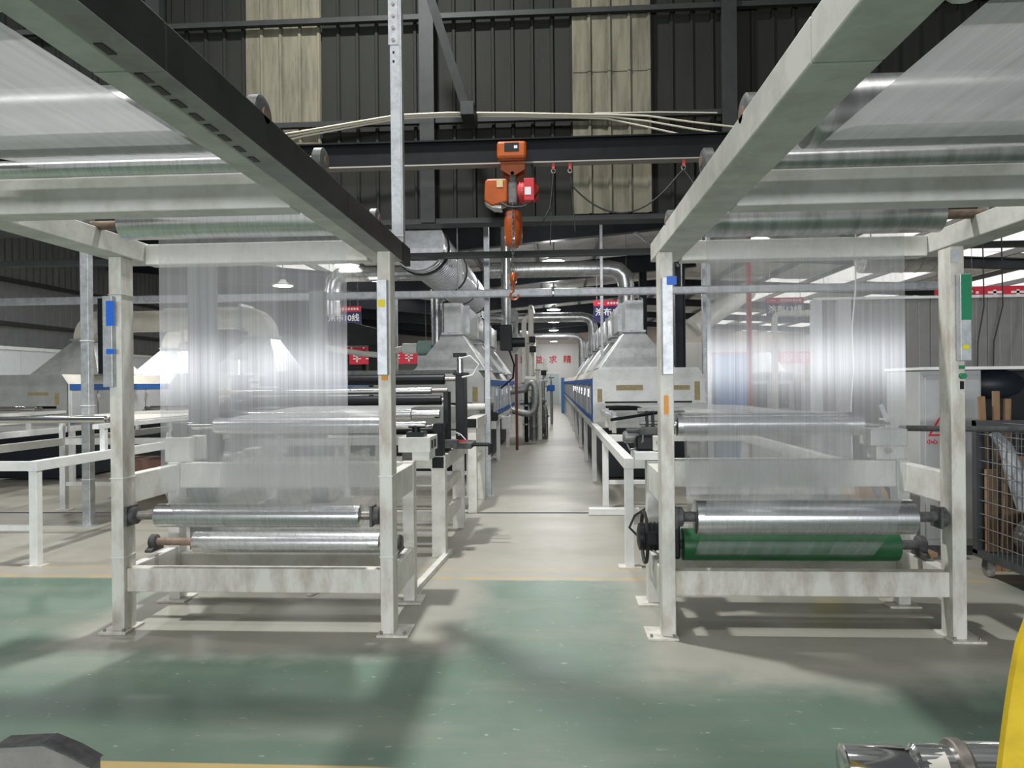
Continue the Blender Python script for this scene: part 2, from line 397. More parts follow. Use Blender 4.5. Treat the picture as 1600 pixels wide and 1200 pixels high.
# ---- side walls and roof of the long hall
lw = MB().box(-13.2, -13.1, 8.6, 50, 0, 7).obj('wall_left', 'girt', kind='structure')
for i in range(42):
    y0 = 8.7+i*.94; b = MB(); prof = []
    for k in range(4):
        a = y0+k*.235; prof += [(a, 0), (a+.19, 0), (a+.2, .03), (a+.225, .03), (a+.2349, 0)]
    n = len(prof); b.add([(-13.08+p[1], p[0], 2.4) for p in prof]+[(-13.08+p[1], p[0], 6.6) for p in prof], [(k, n+k, n+k+1, k+1) for k in range(n-1)])
    b.obj('sheet', 'leftsheet', lw)
for z in (3.05, 4.1): MB().box(-13.06, -12.98, 8.7, 50, z-.05, z+.05).obj('girt', 'girt', lw)
for i in range(13):                                     # white sandwich panels along the foot of the left wall
    MB().box(-13.05, -12.97, 8.72+i*1.15, 8.72+i*1.15+1.142, 0, 2.42).obj('white_panel', 'whitepanel', lw)
MB().box(-13.05, -12.93, 8.7, 23.7, 2.42, 2.5).obj('capping', 'white', lw)
MB().box(24.9, 25, 8.6, 50, 0, 8).obj('wall_right', 'whitepanel', kind='structure')
# far end wall
EY = 49.4
ew = MB().box(-24, 26, EY, EY+.1, 0, 8).obj('wall_end', 'endup', kind='structure')
for i in range(22):
    xx = -13+i*1.2
    MB().box(xx, xx+1.19, EY-.06, EY-.001, 0, 4.15).obj('white_panel', 'endlow', ew)
d1 = MB().box(-.78, .38, EY-.12, EY-.065, 0, 2.1).obj('door_1', 'enddoor', kind='structure')
for a, b_ in ((-.88, -.78), (.38, .48)): MB().box(a, b_, EY-.14, EY-.065, 0, 2.2).obj('door_frame', 'white', d1)
MB().box(-.78, .38, EY-.14, EY-.065, 2.1, 2.2).obj('door_frame', 'white', d1)
MB().box(-.215, -.185, EY-.13, EY-.115, .02, 2.08).obj('door_seam', 'greypanel', d1)
MB().box(-2.8, -.9, EY-.1, EY-.062, 0, 1.5).obj('wainscot', 'enddoor', ew)
# wall lettering: 精 益 求 精 (the first hidden behind the pipes from here)
for i, ch in enumerate('精益求精'):
    o = text('wall_letter', ch, .56, (-1.98+i*.976, EY-.09, 3.06), 'redletter', None, bold=.004, depth=.02)
    tag(o, ('red wall character hidden by the pipe stack, first of the row of four', 'red wall character nearest the pipe stack on the far end wall',
            'middle red wall character on the far end wall', 'last red wall character on the right of the far end wall')[i], 'lettering', 'red characters on the end wall')
# roof: foil between purlins, slope rising to the right
def rz(x): return 4.64-.1*(x+4) if x < -4 else (4.98+.085*x if x < 4 else 5.32-.05*(x-4))
roof = MB()
roof.add([(x_, y_, rz(x_)+.12) for x_ in (-13.1, -4, 4, 25) for y_ in (8.62, 49.5)], [(0, 2, 3, 1), (2, 4, 5, 3), (4, 6, 7, 5)])
ceil = roof.obj('ceiling', 'foil', kind='structure')
xs = np.arange(-13, 25, 1.58); ys = [8.7+2*i for i in range(21)]
sky = 0
for i in range(len(xs)):
    x0 = xs[i]; x1 = min(x0+1.5, 24.9)
    for k in range(7):
        lit = (7.5 < x0 < 24 and (i+k) % 3) or (-8.3 < x0 < -6.4 and k in (1, 2))
        y0 = 8.7+k*5.8; y1 = y0+5.74
        b = MB(); n = 6
        for a in range(n+1):
            t = a/n; yy = y0+(y1-y0)*t; s_ = 0 if lit else -.06*math.sin(PI*t*3)**2
            b.v += [(x0, yy, rz(x0)+.03), ((x0+x1)/2, yy, rz((x0+x1)/2)+s_), (x1, yy, rz(x1)+.03)]
        for a in range(n):
            for c in range(2): b.f.append((a*3+c, (a+1)*3+c, (a+1)*3+c+1, a*3+c+1))
        b.obj('skylight' if lit else 'insulation_sheet', 'skylight' if lit else 'foil', ceil, smooth=True)
for xx in xs:
    MB().box(xx-.08, xx-.01, 8.7, 49.3, rz(xx)-.12, rz(xx)+.03).obj('purlin', 'purlin', ceil)
for n_, yy in enumerate((14.5, 20.3, 26.1, 31.9, 37.7, 43.5)):
    b = MB()
    for (z0, z1, w) in ((-.62, -.585, .1), (-.585, -.16, .02), (-.16, -.125, .1)):
        for xa, xb in ((-13, -4), (-4, 4), (4, 25)):
            b.add([(x_, yy+s_*w, rz(x_)+(z if xa < 0 else max(z, -.42) if z < -.3 else z)) for x_ in (xa, xb) for s_ in (-1, 1) for z in (z0, z1)],
              [(0, 1, 3, 2), (4, 6, 7, 5), (0, 4, 5, 1), (2, 3, 7, 6), (0, 2, 6, 4), (1, 5, 7, 3)])
    b.obj('trim_%d' % (n_+1), 'navy', kind='structure')
ccol = ['nearest dark navy steel column behind the right oven hood', 'second dark navy column along the right of the aisle', 'third dark navy column along the right of the aisle',
        'fourth dark navy column down the aisle', 'fifth dark navy column down the aisle', 'farthest dark navy column down the aisle']
for n_, yy in enumerate((14.5, 20.3, 26.1, 31.9)):
    c = thing('steel_column', (2.52, yy, 0), ccol[n_], 'column', 'navy columns beside the right oven line')
    MB().box(2.42, 2.44, yy-.12, yy+.12, 0, rz(2.5)-.62).box(2.6, 2.62, yy-.12, yy+.12, 0, rz(2.5)-.62).obj('flange', 'navy', c)
    MB().box(2.44, 2.6, yy-.012, yy+.012, 0, rz(2.5)-.62).obj('web', 'navy', c)
    MB().bar((2.52, yy, rz(2)-1.35), (1.65, yy, rz(1.6)-.6), .05, .05).obj('knee_brace', 'galv', c)
    MB().box(2.36, 2.68, yy-.18, yy+.18, 0, .02).obj('base_plate', 'navy', c)

# ================================================================== ROLLER STANDS
def roller(name, x0, x1, y, z, r, m, label, sx0, sx1, sr=.025, shaft='rusty', bear=(True, True), bm='cast', group=None, feet='down', n=40, bs=1.0):
    t = thing(name, ((x0+x1)/2, y, z-r), label, 'roller', group)
    L = x1-x0; br = sr; 
    MB().lathe((x0, y, z), (x1, y, z), [(0, r*.9), (.004, r), (L-.004, r), (L, r*.9)], n).obj('drum', m, t, smooth=True)
    MB().cyl((sx0, y, z), (x0-.002, y, z), sr, 14).obj('shaft', shaft, t, smooth=True)
    MB().cyl((x1+.002, y, z), (sx1, y, z), sr, 14).obj('shaft', shaft, t, smooth=True)
    for on, xb, d in ((bear[0], sx0, 1), (bear[1], sx1, -1)):
        if not on: continue
        c = xb+d*.03; b = MB(); sr = br*bs
        b.lathe((c-.025, y, z), (c+.025, y, z), [(0, sr*1.55), (.008, sr*1.95), (.042, sr*1.95), (.05, sr*1.55)], 18)
        if feet == 'down':
            b.prism([(y-.075, z-sr*2.3), (y+.075, z-sr*2.3), (y+.075, z-sr*1.7), (y+.04, z-sr*1.1), (y-.04, z-sr*1.1), (y-.075, z-sr*1.7)], 'x', c-.022, c+.022)
        else:
            b.box(c-.03, c-.015, y-.06, y+.06, z-.06, z+.06)
        o = b.obj('bearing', bm, t, smooth=True)
        if feet == 'down':
            for dy in (-.055, .055):
                MB().cyl((c, y+dy, z-sr*1.75), (c, y+dy, z-sr*1.35), .009, 8).obj('bolt', 'steel', o)
    return t

def stand(side, xl0, xl1, xr0, xr1, zb, zt, px, label):
    """side 'L'/'R'. top beams occupy xl0..xl1 and xr0..xr1, z zb..zt. px = outer x of the posts"""
    a, b = px
    s = thing('roller_stand', ((a+b)/2, 4.55, 0), label, 'machine frame')
    P = 'paint'
    W_ = .078
    yF0, yF1 = 4.215, 4.345
    for x0 in (a, b-W_):
        p = MB().box(x0, x0+W_, yF0, yF1, .014, zb).obj('front_post', 'paint_dirty', s, bevel=.005)
        lx = (x0-.07, x0+.1) if x0 == a else (x0-.02, x0+.17)
        if side == 'R' and x0 == a: lx = (x0-.09, x0+.09)
        MB().box(lx[0], lx[1], yF0-.03, yF1+.05, 0, .014).obj('foot_plate', 'paint_dirty', s, bevel=.002)
        for bx in (lx[0]+.025, lx[1]-.025):
            MB().cyl((bx, yF0-.005, .014), (bx, yF0-.005, .03), .008, 8).obj('anchor_bolt', 'steel', s)
        r0 = 4.86
        MB().box(x0, x0+W_, r0, r0+.11, .014, .97).obj('rear_post', P, s, bevel=.005)
        MB().box(x0-.07, x0+.13, r0-.04, r0+.16, 0, .014).obj('foot_plate', 'paint_dirty', s, bevel=.002)
        MB().box(x0+.004, x0+W_-.004, yF1, r0, .775, .955).obj('side_rail', P, s, bevel=.005)
        MB().box(x0+.002, x0+W_-.002, yF1, r0, .2, .385).obj('side_rail', P, s, bevel=.005)
        # gusset between post and rail
        MB().prism([(yF1, .60), (yF1, .775), (yF1+.09, .775)], 'x', x0+.03, x0+.04).obj('gusset', P, s)
    MB().box(a+W_, b-W_, yF0+.03, yF0+.11, .245, .39).obj('front_rail', 'paint_dirty', s, bevel=.006)
    MB().box(a+W_, b-W_, 4.88, 4.95, .79, .965).obj('rear_rail', P, s, bevel=.005)
    MB().box(a+W_, b-W_, 4.88, 4.95, .2, .34).obj('rear_rail', P, s, bevel=.005)
    seams = (1.75, 3.35)
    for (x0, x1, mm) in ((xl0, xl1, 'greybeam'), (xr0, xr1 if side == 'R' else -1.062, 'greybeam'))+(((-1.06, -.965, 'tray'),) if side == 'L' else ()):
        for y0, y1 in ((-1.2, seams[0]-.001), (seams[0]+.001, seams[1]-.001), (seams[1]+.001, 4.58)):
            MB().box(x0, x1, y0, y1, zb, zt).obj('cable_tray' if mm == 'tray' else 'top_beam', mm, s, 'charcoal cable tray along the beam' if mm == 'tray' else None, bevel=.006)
    MB().box(xl1, xr0, 3.12, 3.26, zb-.005, zt+.03).obj('cross_beam', P, s, bevel=.006)
    MB().box(xl1, xr0, 4.44, 4.56, zb-.015, zt-.01).obj('cross_beam', P, s, bevel=.006)
    MB().box(xl1, xr0, .2, .33, zb, zt).obj('cross_beam', P, s, bevel=.006)
    return s
SL = stand('L', -2.77, -2.6, -1.16, -.965, 2.295, 2.42, (-2.70, -.965), 'off-white roller stand on the left with blue tape on its post')
SR = stand('R', .62, .79, 2.25, 2.42, 2.255, 2.372, (.62, 2.335), 'off-white roller stand on the right with green tape on its post')
def strap(s, x0, x1, y0, y1, z, m='white', h=.006):
    e = .004
    MB().box(x0-e, x1+e, y0-e, y0, z, z+h).box(x0-e, x0, y0, y1, z, z+h).box(x1, x1+e, y0, y1, z, z+h).box(x0-e, x1+e, y1, y1+e, z, z+h).obj('wire_tie', m, s)
for z in (.94, .46): strap(SL, -2.70, -2.622, 4.215, 4.345, z)
for z in (.95, .47): strap(SL, -1.043, -.965, 4.215, 4.345, z)
strap(SL, -2.70, -2.622, 4.215, 4.345, 2.06, 'galv')
# trunking covers and tapes on the four front posts
def trunk(s, x0, x1, y0, y1, z0, z1, tapes, label, m='galv'):
    t = MB().box(x0, x1, y0, y1, z0, z1).obj('trunking', m, s, label, bevel=.003)
    for (a, b, c, d, mm) in tapes: MB().box(a, b, y0-.003, y0-.0005, c, d).obj('tape', mm, t)
    return t
trunk(SL, -2.715, -2.655, 4.175, 4.214, 1.50, 2.05, [(-2.69, -2.64, 1.87, 2.02, 'bluetape'), (-2.69, -2.64, 1.70, 1.73, 'bluetape')], 'galvanised wire trunking with blue tape')
MB().box(-2.76, -2.72, 4.2, 4.3, 1.58, 2.04).obj('switch_strip', 'black', SL)
trunk(SL, -1.035, -.975, 4.165, 4.214, 1.555, 2.12, [(-1.028, -.985, 1.955, 2.0, 'yellow')], 'galvanised wire trunking with a yellow smudge')
MB().box(-1.02, -.985, 4.208, 4.2145, 1.525, 1.553).obj('tape', 'orange_tape', SL)
trunk(SR, .628, .69, 4.165, 4.214, 1.54, 2.1, [], 'galvanised wire trunking with blue tape at its top')
MB().box(.655, .71, 4.158, 4.164, 2.055, 2.105).obj('tape', 'bluetape', SR)
MB().box(.64, .665, 4.207, 4.2145, 1.31, 1.42).obj('tape', 'orange_tape', SR)
trunk(SR, 2.285, 2.345, 4.165, 4.214, 1.60, 2.09, [(2.29, 2.345, 1.83, 2.085, 'greentape'), (2.295, 2.33, 1.665, 1.69, 'yellow')], 'galvanised wire trunking with green tape')
MB().box(2.3, 2.33, 4.207, 4.2145, 1.555, 1.575).obj('tape', 'greentape', SR)
b = MB().cyl((2.315, 4.215, 1.515), (2.315, 4.19, 1.515), .017, 14).obj('push_button', 'greentape', SR, 'green push button', smooth=True)
MB().box(2.305, 2.325, 4.209, 4.2145, 1.44, 1.485).obj('marking', 'black', SR)
MB().box(2.26, 2.3, 4.208, 4.2145, 2.16, 2.235).obj('cover_plate', 'galv', SR)
for y0, y1 in ((-1.2, 1.75), (1.752, 3.35), (3.352, 4.58)): MB().box(-1.06, -.967, y0, y1, 2.292, 2.2952).obj('tray_lit_face', 'traylit', SL)  # thin paler plates: floor light on the tray's underside put into the colour
# slots along the underside of the left stand's right beam
for y in (1.62, 1.78, 1.86, 1.95, 2.05, 2.14, 2.23, 2.34, 2.45):
    MB().box(-1.05, -1.028, y-.028, y+.028, 2.2895, 2.2925).obj('slot', 'black', SL)
# rollers
def rollers(X0, X1, S0, S1, zt, rmat, lab, side):
    S0 -= .02; S1 += .02
    r1 = .087 if side == 'L' else .093
    roller('top_roller', X0, X1, 3.98, zt+.01, r1, rmat[0], lab[0], S0, S1, .026, bm='castgrey', bs=1.15)
    roller('guide_roller', X0, X1, 3.04, zt+.045, .038, rmat[1], lab[1], S0, S1, .024, bm='castgrey', bs=1.2)
    roller('guide_roller', X0, X1, 2.39, zt+.0, .112, rmat[2], lab[2], S0, S1, .028, bm='castgrey', bs=1.25)
    roller('guide_roller', X0, X1, 1.42, zt-.015, .112, rmat[2], lab[3], S0, S1, .028, bm='castgrey')
rollers(-2.455, -1.175, -2.68, -.985, 2.42, ('roller', 'roller', 'roller2'),
        ('large chrome roller over the left hanging film', 'thin chrome roller on the left stand in front of its cross beam', 'thick scuffed roller under the left overhead film',
         'thick scuffed roller at the top left corner of the left stand'), 'L')
rollers(.828, 2.08, .64, 2.33, 2.372, ('roller2', 'roller2', 'roller2'),
        ('large dusty steel roller over the right hanging film', 'thin steel roller on the right stand in front of its cross beam', 'thick scuffed roller above the right overhead film',
         'thick scuffed roller with white end cap at the top of the right stand'), 'R')
roller('lower_roller', -2.44, -1.168, 4.28, .708, .071, 'roller', 'upper of the two lower rollers on the left stand', -2.618, -1.046, .027, shaft='steel', feet='side')
roller('lower_roller', -2.372, -1.13, 4.6, .475, .068, 'roller', 'lowest roller on the left stand, close to the floor rail', -2.68, -.985, .025)
roller('lower_roller', .822, 2.066, 4.28, .702, .101, 'roller', 'large chrome lower roller on the right stand above the green roller', .70, 2.258, .03, shaft='cast', feet='side')
roller('green_roller', .80, 2.12, 4.6, .468, .1, 'greenroll', 'dark green rubber roller at the bottom of the right stand', .70, 2.3, .03, shaft='cast', bear=(False, True))
# drive motor beside the green roller
t = thing('drive_motor', (.66, 4.6, .39), 'black gearmotor inside the left leg of the right stand', 'motor')
MB().lathe((.52, 4.58, .52), (.70, 4.58, .52), [(0, .05), (.01, .085), (.15, .085), (.18, .06)], 20).obj('motor_body', 'black', t, smooth=True)
MB().box(.70, .78, 4.52, 4.66, .39, .62).obj('gearbox', 'black', t, bevel=.012)
MB().box(.56, .64, 4.47, 4.52, .49, .57).obj('terminal_box', 'black', t, bevel=.01)
for k in range(5): MB().lathe((.55+k*.026, 4.58, .52), (.556+k*.026, 4.58, .52), [(0, .092), (.006, .092)], 20).obj('cooling_fin', 'black', t)
MB().tube(arc((4.66, .5), .16, .4, 2*PI+.4, 26, 'yz', .575), .012, 6).obj('cable_loop', 'rubber', t, smooth=True)
# white end cap seen at the top right
MB().lathe((.80, 1.42, 2.357), (.826, 1.42, 2.357), [(0, .1), (.006, .125), (.02, .125), (.026, .118)], 32).obj('roller_end_cap', 'white', None, 'white disc end cap beside the thick roller at the top right', 'end cap', smooth=True)

# ---- the film webs
def web(name, x0, x1, path, label, nu=6):
    b = MB(); s = [0]
    for i in range(1, len(path)): s.append(s[-1]+math.dist(path[i-1], path[i]))
    n = len(path); uv = []
    for i, (y, z) in enumerate(path):
        for k in range(nu+1):
            b.v.append((x0+(x1-x0)*k/nu, y, z)); uv.append((k/nu, s[i]))
    for i in range(n-1):
        for k in range(nu): q = i*(nu+1)+k; b.f.append((q, q+1, q+nu+2, q+nu+1))
    o = b.obj(name, 'film', None, label, 'film', smooth=True)
    for p in o.data.polygons: p.use_smooth = True
    u = o.data.uv_layers.new(name='UVMap')
    o.data.materials.append(M_['film_wrapped'])
    for p in o.data.polygons:
        c_ = p.center+o.location
        if p.area < .012 or (c_.z < .64 and c_.y < 4.66): p.material_index = 1
    for l in o.data.loops: u.data[l.index].uv = uv[l.vertex_index]
    return o
def warc(c, r, a0, a1, n=10): return [(c[0]+r*math.cos(a0+(a1-a0)*i/n), c[1]+r*math.sin(a0+(a1-a0)*i/n)) for i in range(n+1)]
def webpath(zt, r1, l1, l2, coat):
    e = .003; p = []
    p += [(1.0, zt+.03)]
    p += warc((1.42, zt-.015), .112+e, PI*.72, 0, 8)[:0]
    p = [(.2, zt-.13), (1.42, zt-.130), (2.0, zt-.120)]
    p += warc((2.39, zt+.0), .112+e, -PI/2, -PI*.08, 8)
    p += warc((3.04, zt+.045), .038+e, PI*.85, PI/2, 6)
    p += warc((3.98, zt+.01), r1+e, PI*.62, 0, 12)
    y = 3.98+r1+e; (cy, cz, cr) = l1
    for k in range(1, 12): t = k/12; p.append((y+(cy-cr-e-y)*0*t, zt+.01+(cz+cr*1.0-zt)*t))
    p += warc((cy, cz), cr+e, PI*.93, PI*1.5, 8)
    p += warc((l2[0], l2[1]), l2[2]+e, -PI/2-.3, .1, 10)
    p += warc((coat[0], coat[1]), coat[2]+e, PI*.98, PI/2, 6)
    p += [(6.12, coat[4]), (7.5, coat[4]), (9.0, coat[3]+.03), (10.8, coat[3])]
    return p
web('plastic_film', -2.30, -1.185, webpath(2.42, .087, (4.28, .708, .071), (4.6, .475, .068), (5.0, 1.215, .058, 1.18, 1.306)), 'translucent striped plastic film hanging in the left stand')
web('plastic_film', .862, 1.94, webpath(2.372, .093, (4.28, .702, .101), (4.6, .468, .1), (4.92, 1.207, .077, 1.18, 1.25)), 'translucent striped plastic film hanging in the right stand')

# ================================================================== OVEN LINES
def oven(line, x0, x1, y0, y1, lab, sides, tapes):
    """long drying oven; sides: which flanks get door detail"""
    o = thing('drying_oven', ((x0+x1)/2, y0, 0), lab, 'oven', 'drying ovens of the coating lines')
    z0, z1, z2, c = .9, 1.56, 1.71, .1
    prof = [(x0, z0), (x1, z0), (x1, z1), (x1-c, z2), (x0+c, z2), (x0, z1)]
    # front plate with slot
    sl0, sl1, sz0, sz1 = x0+.19, x1-.19, 1.17, 1.21
    MB().prism([(x0, sz1), (x1, sz1), (x1, z1), (x1-c, z2), (x0+c, z2), (x0, z1)], 'y', y0-.03, y0).prism([(x0, z0), (x1, z0), (x1, sz0), (x0, sz0)], 'y', y0-.03, y0)\
        .box(x0, sl0, y0-.03, y0, sz0, sz1).box(sl1, x1, y0-.03, y0, sz0, sz1).obj('front_plate', 'plate', o)
    MB().box(sl0, sl1, y0-.012, y0-.004, sz0-.004, sz1+.004).obj('slot', 'black', o)
    for (a, b_, c_, d) in tapes: MB().box(x0+a, x0+b_, y0-.0335, y0-.0305, c_, d).obj('tape', 'masking', o)
    mod = 2.8; y = y0; k = 0
    while y < y1-.1:
        ye = min(y+mod, y1)
        MB().prism([(p[0]+(.02 if p[0] < (x0+x1)/2 else -.02), p[1]) for p in prof], 'y', y+.004, ye-.004).obj('body_module', 'cream', o)
        y = ye
    MB().box(x0-.012, x1+.012, y0, y1, z0-.09, z0-.002).obj('base_rail', 'white', o)
    for s in sides:
        xs_ = x0 if s < 0 else x1; q = lambda d: xs_+s*d
        def slab(ya, yb, za, zb_, t, name, m, par=o, t0=-.025):
            a, b_ = sorted((q(t0), q(t))); return MB().box(a, b_, ya, yb, za, zb_).obj(name, m, par)
        slab(y0, y1, 1.46, 1.555, .012, 'blue_trim', 'blue')
        slab(y0, y1, .93, .99, .012, 'blue_trim', 'blue')
        n = 0; y = y0+.03
        while y < y1-1.2:
            d = slab(y+.02, y+1.37, 1.0, 1.45, .006, 'side_door', 'doorgrey')
            if n < 7:
                a, b_ = sorted((q(.006), q(.03)))
                MB().box(a, b_, y+.62, y+.70, 1.33, 1.4).box(a, b_-.004, y+.645, y+.675, 1.27, 1.33).obj('latch', 'chrome', d)
                a, b_ = sorted((q(.0), q(.012)))
            slab(y-.022, y+.02, .99, 1.46, .01, 'mullion', 'blue' if line in (11, 12) and n % 2 == 0 else 'white')
            slab(y+.66, y+.675, 1.0, 1.45, .008, 'door_gap', 'girt')
            y += 1.4; n += 1
        slab(y0-.03, y0+.0, z0, z1, .008, 'corner_trim', 'blue' if line == 12 else 'white', t0=-.01)
    MB().box(x0+.22, x1-.22, y0+.35, y1, .03, z0-.09).obj('under_oven_shade', 'navy', o)  # dark box added to stand in for the shade under the oven
    y = y0+.06; n = 0
    while y < y1:
        for xx in (x0+.03, x1-.03):
            MB().box(xx-.035, xx+.035, y, y+.07, 0, z0-.09).obj('leg', 'white', o)
        y += 2.85
    return o
T12 = [(.08, .15, 1.2, 1.40), (.36, .76, 1.375, 1.455), (1.12, 1.45, 1.375, 1.445), (1.52, 1.6, 1.22, 1.5)]
OY = 10.85
oven(12, .575, 2.25, OY, 44, 'long cream and blue drying oven on the right side of the aisle', (-1,), T12)
oven(11, -2.75, -1.045, OY, 19, 'cream and blue drying oven left of the aisle, behind the black rollers', (1,), [(1.52, 1.6, 1.22, 1.45), (.4, .8, 1.38, 1.45)])
oven(10, -5.95, -4.23, OY, 30, 'drying oven seen through the left film, with brown tape', (1,), [(.75, 1.3, 1.36, 1.42), (1.55, 1.62, 1.22, 1.45)])
oven(9, -9.32, -7.605, OY, 30, 'drying oven at the far left with torn brown tape', (1,), [(1.05, 1.4, 1.38, 1.43), (1.5, 1.57, 1.23, 1.42)])

def hoodset(xc, bx0, bx1, ys, lab, zt=2.76, neck=.15, duct=True, dy1=26):
    for i, y in enumerate(ys):
        h = thing('exhaust_hood', (xc, y+.7, 1.71), lab % ('nearest', 'second', 'third', 'fourth', 'fifth', 'sixth')[i] if '%' in lab else lab, 'hood', 'galvanised hoods on the ovens')
        MB().frustum((bx0, bx1, y, y+1.5), 1.712, (xc-neck, xc+neck, y+.25, y+.85), 2.27).obj('canopy', 'hood', h, bevel=.004)
        MB().box(bx0-.01, bx1+.01, y-.012, y+1.512, 1.70, 1.722).obj('base_flange', 'galv', h)
        MB().box(xc-neck-.025, xc+neck+.025, y+.225, y+.875, 2.262, 2.30).obj('neck_flange', 'galv', h, bevel=.006)
        MB().box(xc-neck+.012, xc+neck-.012, y+.26, y+.84, 2.30, zt if i == 0 else zt-.42).obj('neck', 'hood', h, bevel=.004)
    if duct:
        w = neck+.03
        d = thing('exhaust_duct', (xc, ys[0]+2, zt-.44), lab.replace('exhaust hood', 'square duct').replace('%s ', '')+' joining the hood necks', 'duct')
        y = ys[0]+.86; k = 0
        while y < dy1:
            ye = min(y+1.38, dy1)
            MB().box(xc-w, xc+w, y+.004, ye-.004, zt-.42, zt).obj('duct_section', 'galvduct' if k else 'hood', d)
            MB().box(xc-w-.02, xc+w+.02, y-.012, y+.012, zt-.44, zt+.02).obj('flange', 'galv', d)
            y = ye; k += 1
hy = [10.86+2.8*i for i in range(6)]
hoodset(1.25, .70, 1.80, hy, '%s galvanised exhaust hood on the oven right of the aisle')
hoodset(-1.565, -2.13, -1.03, hy[:3], '%s galvanised exhaust hood on the oven left of the aisle', dy1=17.5)
def elbow_hood(xc, bx0, bx1, y, lab, todir=1, side=1.3):
    h = thing('exhaust_hood', (xc, y+.6, 1.71), lab, 'hood', 'galvanised hoods on the ovens')
    MB().frustum((bx0, bx1, y, y+1.3), 1.712, (xc-.17, xc+.17, y+.4, y+.8), 2.29).obj('canopy', 'hood', h, bevel=.004)
    MB().box(xc-.21, xc+.21, y+.36, y+.84, 2.29, 2.32).obj('neck_flange', 'galv', h)
    b = MB(); n = 8; cx, cz = xc+todir*.30, 2.32; vs = []
    for i in range(n+1):
        a = PI/2*i/n
        for r in (.12, .47):
            for yy in (y+.4, y+.8): vs.append((cx-todir*r*math.cos(a), yy, cz+r*math.sin(a)))
    fs = [(0, 1, 3, 2), (4*n, 4*n+2, 4*n+3, 4*n+1)]
    for i in range(n):
        q = i*4; fs += [(q, q+4, q+5, q+1), (q+2, q+3, q+7, q+6), (q, q+2, q+6, q+4), (q+1, q+5, q+7, q+3)]
    b.add(vs, fs).obj('elbow', 'cream', h)
    MB().box(cx-.02, cx+.02, y+.36, y+.84, cz+.08, cz+.51).obj('elbow_flange', 'galv', h)
    MB().box(min(cx, cx+todir*1.3), max(cx, cx+todir*side), y+.41, y+.79, cz+.13, cz+.46).obj('side_duct', 'cream', h)
elbow_hood(-7.95, -8.6, -7.42+.0, 11.3, 'exhaust hood with curved elbow on the far left oven', 1)
elbow_hood(-8.1, -8.75, -7.65, 14.3, 'second exhaust hood with curved elbow on the far left oven', 1, .25)
elbow_hood(-4.75, -5.4, -4.3, 10.95, 'exhaust hood with curved elbow seen through the left film', -1, .25)

# ---- entry tables in front of the ovens
def table(x0, x1, lab, ylegs=(5.8, 8.45), yend=10.8, front=True, upper=True, z=.80, stretch=True):
    t = thing('entry_table', ((x0+x1)/2, 8, 0), lab, 'table', 'white entry tables before the ovens')
    for xx in (x0, x1):
        MB().box(xx-.04, xx+.04, ylegs[0]-.04, yend, z, z+.085).obj('side_rail', 'white', t, bevel=.003)
        for y in ylegs:
            MB().box(xx-.035, xx+.035, y-.035, y+.035, .012, z).obj('leg', 'white', t, bevel=.003)
            MB().box(xx-.09, xx+.09, y-.06, y+.06, 0, .012).obj('foot_plate', 'paint_dirty', t)
    for y in (ylegs if front else ylegs[1:]):
        MB().box(x0+.04, x1-.04, y-.03, y+.03, z+.003, z+.08).obj('cross_rail', 'white', t)
        if stretch: MB().box(x0+.035, x1-.035, y-.02, y+.02, .3, .345).obj('stretcher', 'white', t)
    if upper:
        for xx in (x0, x1):
            MB().box(xx-.03, xx+.03, 6.6, yend, 1.1, 1.145).obj('guide_rail', 'white', t)
            for y in (6.7, 8.4, 10.0): MB().box(xx-.025, xx+.025, y, y+.05, z+.085, 1.1).obj('upright', 'white', t)
    return t
def idlers(x0, x1, spots, labs):
    for (y, z, r, m), lb in zip(spots, labs):
        roller('idler_roller', x0+.09, x1-.09, y, z, r, m, lb, x0+.0, x1-.0, .014, shaft='steel', bm='castgrey', group='idler rollers on the entry tables')
table(.60, 2.22, 'white entry table before the oven right of the aisle', ylegs=(5.85, 8.5), upper=False)
table(-6.0, -4.37, 'white entry table before the oven seen through the left film')
table(-9.3, -7.65, 'white entry table before the far left oven', ylegs=(6.6, 8.6))
table(-2.75, -1.12, 'white entry table behind the black coating unit', ylegs=(8.35, 9.4), upper=False)
idlers(-6.0, -4.37, [(6.9, 1.18, .035, 'chrome'), (10.2, 1.19, .03, 'chrome')], ['chrome idler roller on the table seen left of the left post', 'chrome idler roller at the mouth of the oven behind the left film'])
idlers(-9.3, -7.65, [(7.6, 1.18, .035, 'chrome'), (10.3, 1.19, .03, 'chrome')], ['chrome idler roller on the far left table', 'chrome idler roller at the mouth of the far left oven'])
# wide conveyor bed seen at the left: a white sheet on the table
MB().box(-5.9, -4.47, 7.2, 10.78, 1.146, 1.152).obj('white_web_sheet', 'paper', None, 'white sheet running over the table into the oven behind the left film', 'sheet')
t = thing('inlet_roller', (1.41, 10.3, 1.1), 'black inlet roller with pale bar at the mouth of the right oven', 'roller')
MB().cyl((.74, 10.3, 1.13), (2.2, 10.3, 1.13), .035, 14).obj('drum', 'black', t, smooth=True)
MB().box(.72, 2.2, 10.5, 10.56, 1.15, 1.19).obj('guide_bar', 'white', t)
for xx in (.7, 2.16): MB().box(xx, xx+.05, 8.55, 10.8, 1.03, 1.09).obj('bracket_rail', 'paint', t)
for y in (8.7, 9.2, 9.9):
    MB().box(.70, .75, y, y+.05, 1.09, 1.14).obj('bracket', 'galv', t); MB().box(.70, .75, y, y+.05, .885, 1.03).obj('bracket_post', 'paint', t)

